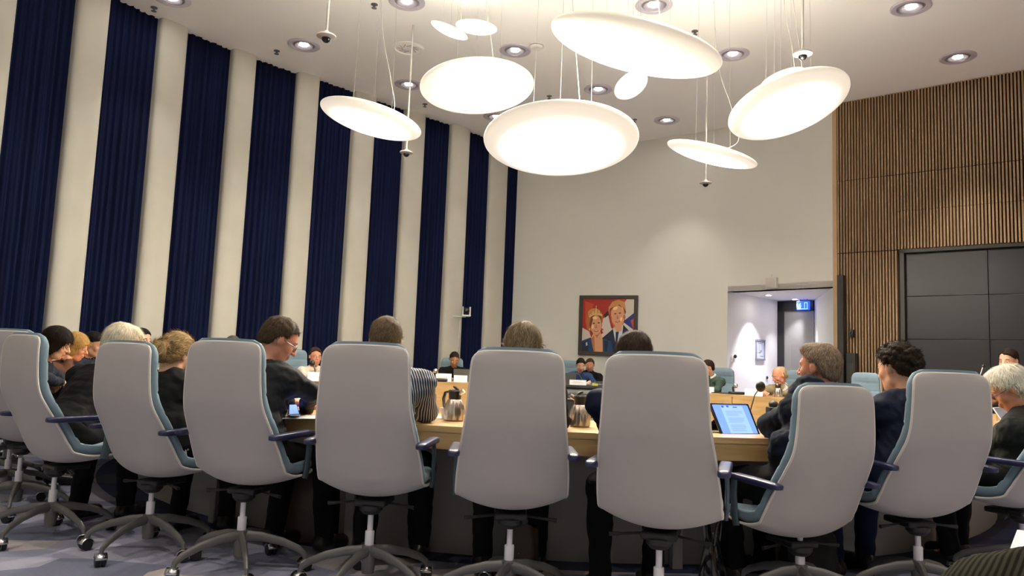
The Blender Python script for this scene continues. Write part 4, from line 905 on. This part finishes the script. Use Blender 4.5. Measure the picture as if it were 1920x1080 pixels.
def make_hair(name_par, par, MH, sc, style, mats, h, seed, nstrand):
    F = Field((-.14, -.19, -.17), (.14, .14, .17), h); t = {'brushed': .007, 'short': .010, 'crop': .006, 'curly': .022, 'bob': .018, 'bun': .013, 'full': .016, 'bald': .010, 'thin': .004}[style]
    F.ell((0, -.012, .028), (.077 + t, .1 + t, .092 + t), k=.0); F.ell((0, -.04, -.02), (.064 + t, .062 + t, .065 + t), k=.02)
    if style == 'bob':
        for s in (-1, 1): F.ell((s * .062, -.015, -.055), (.032, .062, .065), k=.03)
        F.ell((0, -.06, -.06), (.06, .05, .055), k=.03)
    if style == 'brushed': F.ell((0, .045, .088), (.055, .045, .034), k=.03)
    if style == 'full': F.ell((0, .035, .09), (.06, .05, .035), k=.03)
    if style == 'bun': F.ell((-.005, -.128, -.030), (.050, .040, .050), k=.006)
    amp, fr = {'brushed': (.002, 70), 'short': (.0025, 90), 'crop': (.001, 120), 'curly': (.010, 105), 'bob': (.002, 50), 'bun': (.004, 90), 'full': (.0022, 45), 'bald': (.005, 90), 'thin': (.001, 90)}[style]
    F.noise(amp, fr, seed); x, y, z = np.meshgrid(*F.ax, indexing='ij', sparse=True)
    nape = {'brushed': -.075, 'short': -.07, 'crop': -.06, 'curly': -.06, 'bob': -.105, 'bun': -.09, 'full': -.08, 'bald': -.07, 'thin': -.06}[style]
    zl = np.interp(y, [-.2, -.045, -.01, .035, .06, .085, .12], [nape, nape, nape * .3, .045, .065, .088, .11])
    if style == 'bob': zl = np.interp(y, [-.2, -.03, .02, .05, .075, .1, .13], [-.105, -.105, -.09, -.04, .02, .045, .06])
    zl = zl + np.where(y < -.02, 7.5 * x * x, 0) if style not in ('bob', 'bun') else zl + 0 * x
    zl = zl + .006 * np.sin(38 * x + seed) + .004 * np.sin(95 * x + 2 * seed) + .010 * np.where(y > .03, x * 12 * (1 if seed % 2 else -1), 0) * (style not in ('bob',))
    G = np.maximum(F.F, (zl - z) * .8)
    if style == 'bald': G = np.maximum(G, (z - (.045 - 1.0 * np.clip(y + .03, -.05, .2))) * .7)
    if style not in ('bob', 'bun'):
        for s in (-1, 1): G = np.maximum(G, .030 - np.sqrt((x - s * .082) ** 2 + (y - .003) ** 2 + ((z + .012) * .85) ** 2))
    F.F = G.astype(np.float32); V, Q = F.mesh()
    if nstrand:
        rs = np.random.RandomState(seed); P = V[Q]; c = P.mean(1); nn = np.cross(P[:, 2] - P[:, 0], P[:, 3] - P[:, 1]); ar = np.linalg.norm(nn, axis=1) + 1e-12; nn = nn / ar[:, None]; pick = rs.choice(len(Q), nstrand, p=ar / ar.sum())
        crown = np.array([.01, -.045, .13]); bun = np.array([0, -.12, -.045]); SV = []; SQ = []; mi = []
        Ls = {'brushed': .02, 'short': .022, 'crop': .009, 'curly': .018, 'bob': .05, 'bun': .05, 'full': .045, 'bald': .025, 'thin': .01}[style]; wd = .0016
        for k in pick:
            p = c[k] + (rs.rand(3) - .5) * h; n = nn[k]; g = (bun - p) if style == 'bun' else (p - crown); g = g + rs.randn(3) * {'curly': .9, 'bun': .1, 'full': .13, 'bob': .08}.get(style, .22) * np.linalg.norm(g)
            if style == 'bun' and np.linalg.norm(p - np.array([-.005, -.128, -.03])) < .062: g = np.cross(n, np.array([0, -1., 0])) + .15 * rs.randn(3)
            g = g - n * (g @ n); L = np.linalg.norm(g)
            if L < 1e-5: continue
            g /= L; sd = np.cross(g, n); ln = Ls * rs.uniform(.6, 1.3); o = len(V) + len(SV); lift = ln * {'crop': .08, 'bun': .06, 'full': .07, 'bob': .05}.get(style, .13); cv = rs.uniform(-.4, .4)
            for i in range(4):
                u = i / 3; q = p + g * ln * u + sd * cv * ln * u * u + n * (.0008 + lift * math.sin(u * 2.6) * (1.0 if style != 'curly' else 1.8)) - n * .003 * u; ww = wd * (1 - .75 * u); SV.append(q - sd * ww); SV.append(q + sd * ww)
            for i in range(3): SQ.append((o + 2 * i, o + 2 * i + 1, o + 2 * i + 3, o + 2 * i + 2))
            mi += [int(rs.choice([0, 1, 1, 2]))] * 3
        nb = len(Q); V = np.concatenate([V, np.array(SV)]); Q = np.concatenate([Q, np.array(SQ)]); mis = np.concatenate([np.zeros(nb, int), np.array(mi)])
    V = (V * sc) @ np.array(MH.to_3x3().transposed()) + V3(MH.translation)
    o = mesh_obj('hair', V, Q, mats, par)
    if nstrand: o.data.polygons.foreach_set('material_index', mis.astype(np.int32)); o.data.update()
    return o
def person(label, pel, head, byaw=0, hyaw=None, hpitch=15, hroll=0, top=None, legs=None, skin='fair', hair=('short', '#604a38'), h=.009, hh=None, sc=1.0, female=False, larm=None, rarm=None, pz=.58, glasses=False, collar=None, strands=0, seed=1, ribs=None, group=None, longsleeve=True, legmode='sit', bodyw=1.0):
    hyaw = byaw if hyaw is None else hyaw
    base = Vector((pel[0], pel[1], 0)); H = Vector(head) - base; Pv = Vector((0, 0, pz))
    f = Vector((math.sin(math.radians(byaw)), math.cos(math.radians(byaw)), 0)); r = Vector((f.y, -f.x, 0)); U = Vector((0, 0, 1))
    hq = Matrix.Rotation(-math.radians(hyaw), 3, 'Z') @ Matrix.Rotation(-math.radians(hpitch), 3, 'X') @ Matrix.Rotation(math.radians(hroll), 3, 'Y'); MH = hq.to_4x4(); MH.translation = H
    hs = sc
    def hp(x, y, z): return V3(hq @ Vector((x, y, z)) * hs + H)
    hf = Vector((math.sin(math.radians(hyaw)), math.cos(math.radians(hyaw)), 0))
    NB = H - hf * .045 - U * .185 * sc - f * .02 * (1 + hpitch / 30)
    ax = (NB - Pv).normalized(); fw = (f - ax * f.dot(ax)).normalized(); TR = np.array([[r[i], fw[i], ax[i]] for i in range(3)])
    sw = (.165 if female else .19) * sc * bodyw; bw = (.88 if female else 1.0) * sc * bodyw
    SHc = NB - ax * .045; S = {-1: SHc - r * sw, 1: SHc + r * sw}; E = {}; Wp = {}; tgt = {-1: larm, 1: rarm}
    for s in (-1, 1):
        if tgt[s] is None: E[s] = S[s] + f * .16 + r * s * .05 - U * .24; Wp[s] = E[s] + f * .21 - r * s * .12; Wp[s].z = max(.80, min(E[s].z, .84)); E[s].z = max(E[s].z, .80)
        else: E[s] = Vector(tgt[s][0]) - base; Wp[s] = Vector(tgt[s][1]) - base
    hips = {s: Pv + r * s * .09 - U * .03 for s in (-1, 1)}; kn = {s: hips[s] + f * .40 + r * s * .05 - U * .04 for s in (-1, 1)}; an = {s: Vector((kn[s].x, kn[s].y, .09)) + f * (.03 if s > 0 else -.06) for s in (-1, 1)}; toe = {s: an[s] + f * .16 - U * .05 for s in (-1, 1)}
    allp = [H + U * .14, H - U * .14, H + hf * .14, H - hf * .14, H + r * .13, H - r * .13, Pv - f * .2 - r * .22, Pv + r * .22 - f * .2] + [S[s] + r * s * .1 for s in S] + [E[s] for s in E] + [Wp[s] for s in Wp] + [kn[s] for s in kn] + [toe[s] for s in toe]
    def bounds(pts, m=.13):
        a = np.array([V3(p) for p in pts]); return a.min(0) - m, a.max(0) + m
    def torso(F, t, lower=True):
        P = V3(Pv); N_ = V3(NB); A = V3(ax)
        if lower: F.ell(P * .95 + N_ * .05, (.17 * bw + t, .125 * bw + t, .13 + t), TR, .04)
        F.ell(P * .62 + N_ * .38, (.145 * bw + t, .11 * bw + t, .17 + t), TR, .06); F.ell(P * .3 + N_ * .7, (.165 * bw + t, .12 * bw + t, .165 + t), TR, .06)
        if female: F.ell(P * .36 + N_ * .64 + V3(fw) * .07, (.12, .06 + t, .07 + t), TR, .05)
        F.cap(V3(S[-1] - ax * .01), V3(S[1] - ax * .01), .058 * bw + t, .058 * bw + t, .05)
        for s in (-1, 1): F.cap(V3(NB + ax * .01), V3(S[s]), .048 * bw + t, .052 * bw + t, .04)
    def arms(F, t, end=1.0):
        for s in (-1, 1):
            w_ = E[s].lerp(Wp[s], end); F.cap(V3(S[s]), V3(E[s]), .054 * bw + t, .042 * bw + t, .03); F.cap(V3(E[s]), V3(w_), .042 * bw + t, .030 * sc + t * (1 + .0 * end), .02)
    def legsf(F, t):
        for s in (-1, 1): F.cap(V3(hips[s]), V3(kn[s]), .082 * bw + t, .056 * bw + t, .04); F.cap(V3(kn[s]), V3(an[s]), .056 * bw + t, .038 * bw + t, .02)
    lo, hi = bounds(allp); F = Field(lo, hi, h)
    torso(F, -.008); arms(F, -.004); legsf(F, -.006)
    for s in (-1, 1): F.cap(V3(an[s]), V3(toe[s]), .030, .022, .01)
    F.cap(V3(NB - ax * .03), hp(0, -.022, -.05), .056 * sc * (.85 if female else 1), .050 * sc * (.85 if female else 1), .03)
    hR = np.array(hq); q = hs
    F.ell(hp(0, -.012, .028), (.077 * q, .100 * q, .092 * q), hR, .01); F.ell(hp(0, .030, -.035), (.062 * q, .060 * q, .082 * q), hR, .03); F.ell(hp(0, .058, -.092), (.026 * q, .022 * q, .022 * q), hR, .03)
    F.cap(hp(-.036, .076, .020), hp(.036, .076, .020), .011 * q, .011 * q, .02); F.cap(hp(0, .088, .012), hp(0, .112, -.030), .007 * q, .0135 * q, .010)
    for s in (-1, 1): F.ell(hp(s * .016, .098, -.034), (.009 * q, .01 * q, .008 * q), hR, .006); F.ell(hp(s * .042, .062, -.03), (.022 * q, .02 * q, .022 * q), hR, .02); F.ell(hp(s * .080, -.004, -.010), (.010 * q, .018 * q, .030 * q), hR, .006); F.cap(hp(s * .05, .01, -.075), hp(s * .02, .05, -.095), .02 * q, .018 * q, .03)
    F.cap(hp(-.018, .091, -.060), hp(.018, .091, -.060), .0075 * q, .0075 * q, .006); F.cap(hp(-.014, .090, -.073), hp(.014, .090, -.073), .008 * q, .008 * q, .006)
    for s in (-1, 1):   # hands
        d = (Wp[s] - E[s]).normalized(); up = U - d * d.z; up = up.normalized() if up.length > .2 else r.copy(); sd = d.cross(up) * s   # towards the little finger outside
        o = Wp[s] + d * .045; F.ell(V3(o), (.040 * sc, .048 * sc, .017 * sc), np.array([[sd[i], d[i], up[i]] for i in range(3)]), .012); F.cap(V3(Wp[s] - d * .02), V3(o), .028, .026, .01)
        for k, (ox, ln) in enumerate(((-.030, .070), (-.010, .080), (.010, .075), (.029, .058))):
            b0 = o + sd * ox + d * .036; b1 = b0 + d * ln * .5 + sd * ox * .12 - up * .004; b2 = b1 + d * ln * .32 - up * ln * .28; b3 = b2 + d * ln * .12 - up * ln * .22; rr = max(.0088, .0) * sc
            F.cap(V3(b0), V3(b1), rr, rr * .97, .005); F.cap(V3(b1), V3(b2), rr * .97, rr * .9, .003); F.cap(V3(b2), V3(b3), rr * .9, rr * .8, .003)
        th0 = o - sd * .032 - d * .018; th1 = th0 - sd * .026 + d * .028 - up * .008; th2 = th1 + d * .030 + sd * .004 - up * .008; F.cap(V3(th0), V3(th1), .0125, .0105, .008); F.cap(V3(th1), V3(th2), .0105, .0085, .003)
    V, Q = F.mesh(); body = mesh_obj('person', V, Q, SK[skin]); body.location = base; tag(body, label, 'person', group)
    # clothes
    Ft = Field(*bounds([Pv - f * .17 - r * .2, Pv + r * .2 + f * .15, NB + U * .03] + [S[s] + r * s * .08 for s in S] + [E[s] for s in E] + [Wp[s] for s in Wp], .11), max(h, .0075)); torso(Ft, .010); arms(Ft, .010, .93)
    Ft.cap(V3(NB - ax * .02), V3(NB.lerp(H, .22)), .066 * bw, .060 * bw, .02); Ft.noise(.006, 38, seed); Ft.noise(.003, 90, seed + 5)
    if ribs is not None:
        x, y, z = np.meshgrid(*Ft.ax, indexing='ij', sparse=True); Ft.F += (.0045 * np.sin((ribs[0] * x + ribs[1] * y + ribs[2] * z) * ribs[3])).astype(np.float32)
    # open the neckline
    x, y, z = np.meshgrid(*Ft.ax, indexing='ij', sparse=True); cN = V3(NB.lerp(H, .30)); Ft.F = np.maximum(Ft.F, (.052 - np.sqrt((x - cN[0]) ** 2 + (y - cN[1]) ** 2 + (z - cN[2]) ** 2)).astype(np.float32))
    V, Q = Ft.mesh(); mesh_obj(top[0], V, Q, top[1], body)
    Fl = Field(*bounds([Pv - f * .17 - r * .2, Pv + r * .2] + [kn[s] + r * s * .05 for s in kn] + [an[s] for s in an], .11), .012); Fl.ell(V3(Pv), (.172 * bw, .128 * bw, .11), TR, .04); legsf(Fl, .014); Fl.noise(.006, 40, seed + 2); x, y, z = np.meshgrid(*Fl.ax, indexing='ij', sparse=True); Fl.F = np.maximum(Fl.F, (.075 - z).astype(np.float32) + 0 * Fl.F); V, Q = Fl.mesh(); mesh_obj('trousers', V, Q, legs or cloth('black', '#0c0c0e'), body)
    for s in (-1, 1):
        Fs = Field(*bounds([an[s], toe[s] + f * .08], .09), .009); Fs.cap(V3(an[s] - f * .03 - U * .03), V3(toe[s]), .046, .038, .02); Fs.cap(V3(an[s]), V3(an[s] - U * .03), .05, .05, .02); x, y, z = np.meshgrid(*Fs.ax, indexing='ij', sparse=True); Fs.F = np.maximum(Fs.F, (.006 - z).astype(np.float32) + 0 * Fs.F); V, Q = Fs.mesh(); mesh_obj('shoe', V, Q, mat('black shoe leather', (.012, .01, .009), .3), body)
    if hair and not strands: strands = 700
    if hair: make_hair('hair', body, MH, sc, hair[0], hairmats(hair[1], hair[1]), hh or max(.005, h * .75), seed, strands)
    # eyes, brows, mouth
    for s in (-1, 1):
        c = hq @ Vector((s * .031, .079, -.002)) * hs + H; e = MB().ell(tuple(c), (.0115 * hs,) * 3, 12, 8).build('eye', mat('eye white', (.65, .62, .6), .2), body); c2 = hq @ Vector((s * .031, .0875, -.004)) * hs + H; MB().ell(tuple(c2), (.005 * hs,) * 3, 10, 6).build('iris', mat('dark iris', (.03, .02, .015), .2), e)
        mb = MB(); mb.tube([hq @ Vector((s * .015, .089, .020)) * hs + H, hq @ Vector((s * .032, .090, .026)) * hs + H, hq @ Vector((s * .050, .078, .020)) * hs + H], [.003, .004, .002], 6); mb.build('eyebrow', hairmats(hair[1], hair[1])[2] if hair else BLACK, body)
    mb = MB(); mb.tube([hq @ Vector((-.022, .090, -.066)) * hs + H, hq @ Vector((0, .0985, -.0655)) * hs + H, hq @ Vector((.022, .090, -.066)) * hs + H], [.003, .0045, .003], 6); mb.build('lips', mat('lips', '#a85a4c', .5), body)
    if collar is not None:
        ring = []
        for k in range(25):
            a = math.radians(-150 + 300 * k / 24); p = NB + ax * .062 + (r * math.sin(a) + fw * -math.cos(a)) * .064 * bw + fw * .0 + ax * (-.012 * math.cos(a + math.pi)); ring.append(p)
        mb = MB(); mb.tube(ring, .012, 8, flat=(.5, 1.5)); mb.build('shirt_collar', collar, body)
    if glasses:
        g = mat('dark glasses frame', (.015, .012, .012), .3); mb = MB(); T = lambda x, y, z: hq @ Vector((x, y, z)) * hs + H
        for s in (-1, 1):
            mb.tube([T(s * .032 + .022 * math.cos(a), .106 - abs(s * .032 + .022 * math.cos(a)) * .16, -.004 + .017 * math.sin(a)) for a in [k * math.pi / 8 for k in range(17)]], .0017, 6); mb.tube([T(s * .054, .098, .0), T(s * .078, .06, .0), T(s * .084, 0, .003)], .0018, 6)
        mb.tube([T(-.011, .105, .0), T(.011, .105, .0)], .0017, 6); mb.build('glasses', g, body)
    return body

BLK = cloth('black knit', '#0b0a0a'); SUIT = cloth('charcoal suit', '#17171b', .7); NAVY = cloth('navy wool', '#0d1524', .85); DNAVY = cloth('dark navy jacket', '#10162a', .8); OLV = cloth('dark olive grey suit', '#20221f', .8); BLUES = cloth('blue shirt', '#2e4468', .8); GRN = cloth('green tweed', '#3d5048', .85, .35); BGE = cloth('beige jacket', '#8f8264', .85); CRM = cloth('cream blouse', '#cfc4b4', .85); BLKB = cloth('black suit', '#101010'); SLATE = cloth('slate jacket', '#262c38'); JEANS = cloth('blue jeans', '#16203a')
WSH = mat('white shirt', (.65, .65, .68), .8); RUST = cloth('rust cardigan', '#5a3a2c')
A_ = at_y
person('person with white combed hair in a black sweater leaning over the table at the left', (-2.62, 4.45), A_(229, 645, 4.88), 14, 50, 22, 0, ('sweater', BLK), hair=('full', '#ddd0b8'), h=.0075, seed=11, strands=2600, larm=(A_(155, 800, 4.85), A_(205, 800, 5.1)))
person('person with dark blonde hair pinned in a bun, wearing a black top', (-1.90, 4.23), A_(330, 664, 4.45), 14, 20, 28, 8, ('top', BLK), hair=('bun', '#a58a5e'), h=.0085, seed=12, strands=3600, female=True, sc=.98)
person('person with brown hair and glasses in a dark suit looking down', (-1.30, 3.93), A_(524, 637, 4.20), 26, 62, 28, 0, ('suit_jacket', SUIT), hair=('short', '#4a3c2c'), h=.007, seed=13, strands=2600, glasses=True, collar=WSH, rarm=(A_(584, 735, 4.12), A_(572, 772, 4.42)), skin='rosy')
person('person with short greying hair in a dark shirt with thin white stripes', (-.62, 3.74), A_(723, 638, 4.04), 4, -4, 12, 0, ('striped_shirt', STRIPE), hair=('short', '#6a5a44'), h=.0075, seed=14, strands=2600, rarm=(A_(800, 772, 4.05), A_(785, 789, 4.30)), legs=cloth('dark trousers', '#0e0e12'), bodyw=1.1)
person('person with ash blonde hair, only the crown above the middle chair back', (.04, 3.56), A_(981, 652, 3.88), 0, 4, 16, 0, ('top', BLK), hair=('full', '#86745a'), h=.0085, seed=15, strands=3200, female=True, larm=None, rarm=(A_(1052, 790, 3.95), A_(1040, 800, 4.2)))
person('person with cropped dark brown hair in a navy jacket before the painting', (.64, 3.30), A_(1188, 670, 3.64), -6, -4, 14, 0, ('jacket', DNAVY), hair=('short', '#3a2c22'), h=.0085, seed=16, strands=2600, larm=(A_(1142, 800, 3.70), A_(1165, 800, 3.98)), bodyw=.93)
person('person with grey brushed hair in a navy sweater beside the lit tablet', (1.46, 3.70), A_(1536, 688, 3.92), -24, -42, 2, 0, ('sweater', NAVY), hair=('brushed', '#8d7a66'), h=.0065, seed=17, strands=3200, skin='rosy', larm=(A_(1443, 797, 3.98), A_(1462, 832, 3.86)), rarm=(A_(1600, 810, 3.98), A_(1500, 815, 4.05)), bodyw=1.1)
person('person with curly dark brown hair in a navy jacket, hand raised to the face', (2.02, 3.86), A_(1683, 690, 4.02), -16, -24, 10, 0, ('jacket', DNAVY), hair=('curly', '#2c2118'), h=.0075, seed=18, strands=3600, larm=(A_(1650, 800, 4.25), A_(1668, 738, 4.18)), legs=JEANS)
person('person with white hair and glasses in a dark suit at the right edge', (2.90, 4.24), A_(1893, 728, 4.30), -34, -62, 30, 0, ('suit_jacket', OLV), hair=('full', '#e6dcc6'), h=.0065, seed=19, strands=3200, glasses=True, skin='rosy', collar=WSH, larm=(A_(1872, 838, 4.30), A_(1878, 800, 4.62)), rarm=(A_(1900, 850, 4.5), A_(1868, 842, 4.45)))
person('person with a dark brown bob in a dark jacket at the left', (-3.98, 6.0), A_(106, 643, 6.05), 75, 72, 22, 0, ('jacket', SLATE), hair=('bob', '#1e120e'), h=.008, seed=20, strands=1600, female=True, larm=(A_(108, 706, 6.35), A_(121, 716, 6.5)), rarm=(A_(92, 712, 5.9), A_(112, 716, 6.15)))
person('person with blonde hair resting a hand on the mouth behind the dark bob', (-4.45, 6.85), A_(141, 650, 6.85), 78, 78, 15, 0, ('cardigan', RUST), hair=('bob', '#b08c52'), h=.009, seed=21, strands=1200, female=True, rarm=(A_(128, 705, 6.7), A_(127, 678, 6.75)), skin='rosy')
person('person with short black hair in a pale collar behind the white haired man', (-4.78, 7.75), A_(176, 645, 7.7), 82, 88, 18, 0, ('shirt', SLATE), hair=('short', '#15100e'), h=.010, seed=22, strands=800)
person('person whose dark haired head peeks out right of the white haired man', (-4.75, 8.8), A_(266, 636, 8.6), 88, 110, 10, 0, ('shirt', SLATE), hair=('short', '#15100e'), h=.011, seed=23)
person('person whose grey crown barely shows over the third near chair', (-4.15, 10.4), A_(437, 646, 10.3), 110, 110, 10, 0, ('shirt', SLATE), hair=('crop', '#5a5046'), h=.011, seed=24)
person('person with dark hair and glasses in a cream blouse speaking into a microphone', (-3.10, 11.42), A_(591, 668, 11.08), 130, 145, 4, 0, ('blouse', CRM), hair=('short', '#3a2a1e'), h=.010, seed=25, sc=1.05, female=True, skin='rosy', glasses=True)
person('person in a black jacket looking down at a laptop at the far left desk', (-1.02, 13.62), A_(852, 673, 13.25), 172, 172, 30, 0, ('jacket', BLKB), hair=('short', '#2c2018'), h=.011, seed=26, skin='tan')
person('person with short dark hair in a blue shirt bent over papers under the painting', (1.25, 14.45), A_(1089, 684, 14.1), 172, 178, 28, 0, ('shirt', BLUES), hair=('short', '#221610'), h=.011, seed=27, pz=.6)
person('person in dark clothes sitting behind the blue shirt person under the painting', (1.52, 14.82), A_(1106, 684, 14.72), 190, 195, 15, 0, ('jacket', BLKB), hair=('short', '#4a3626'), h=.011, seed=28, skin='rosy')
person('person in a green tweed jacket at the far table, face hidden by a chair', (3.45, 12.75), A_(1327, 689, 12.45), 232, 260, 14, 0, ('jacket', GRN), hair=('short', '#2a1c14'), h=.010, seed=29, collar=WSH)
person('person with a bald head and beige jacket at the far table', (4.42, 11.68), A_(1461, 704, 11.2), 222, 255, 22, 0, ('jacket', BGE), hair=('bald', '#b9a98a'), h=.009, seed=30, sc=1.08, skin='rosy', collar=WSH, strands=600)
person('person of whom only dark brown hair shows above the white haired man', (5.55, 8.0), A_(1891, 676, 7.8), 262, 240, 10, 0, ('jacket', BLKB), hair=('short', '#2a1a14'), h=.010, seed=31, strands=900)
nb = person('person at the bottom right corner of whom only a ribbed olive sleeve shows', (1.12, .42), (1.08, .46, 1.34), -6, -20, 20, 0, ('ribbed_jumper', RIBM), hair=('short', '#4a3c2c'), h=.009, seed=32, larm=((.545, .82, .818), (.74, .86, .825)), rarm=((1.36, .62, .86), (1.1, .85, .84)), pz=.56, bodyw=1.5, ribs=None)
sh = MB().box((0, 0, 0), (.21, .28, .003)).build('paper_sheet', PAPER, smooth=False); sh.location = (.80, .95, .866); sh.rotation_euler = (0, 0, .927); tag(sh, 'white paper held at the bottom right corner by the ribbed sleeve', 'paper')
import OpenImageIO as oiio,sys,numpy as np
b=oiio.ImageBuf('/workdir/render_main.png');a=b.get_pixels(oiio.UINT8);k=a.shape[1]/1920
for p in [(1250,445),(410,25),(170,205),(1610,85),(230,300),(960,750),(960,900),(1700,300),(1800,520),(60,1050),(300,1060),(1100,835),(1150,930),(1300,480),(1040,500),(740,130)]:
    x,y=int(p[0]*k),int(p[1]*k);print(p,a[y-2:y+3,x-2:x+3,:3].reshape(-1,3).mean(0).astype(int))
import OpenImageIO as oiio,sys,numpy as np
b=oiio.ImageBuf(sys.argv[1]);a=b.get_pixels(oiio.UINT8);k=a.shape[1]/1920
f=lambda c:((c/255+.055)/1.055)**2.4
P=[(1250,445),(1300,480),(1050,500),(410,25),(170,205),(1610,85),(740,130),(960,750),(960,900),(1700,300),(60,1050),(1150,930),(1430,620),(560,300)]
for p in P:
    x,y=int(p[0]*k),int(p[1]*k);c=a[y-1:y+2,x-1:x+2,:3].reshape(-1,3).mean(0);print(p,c.astype(int),np.round(f(c),3))
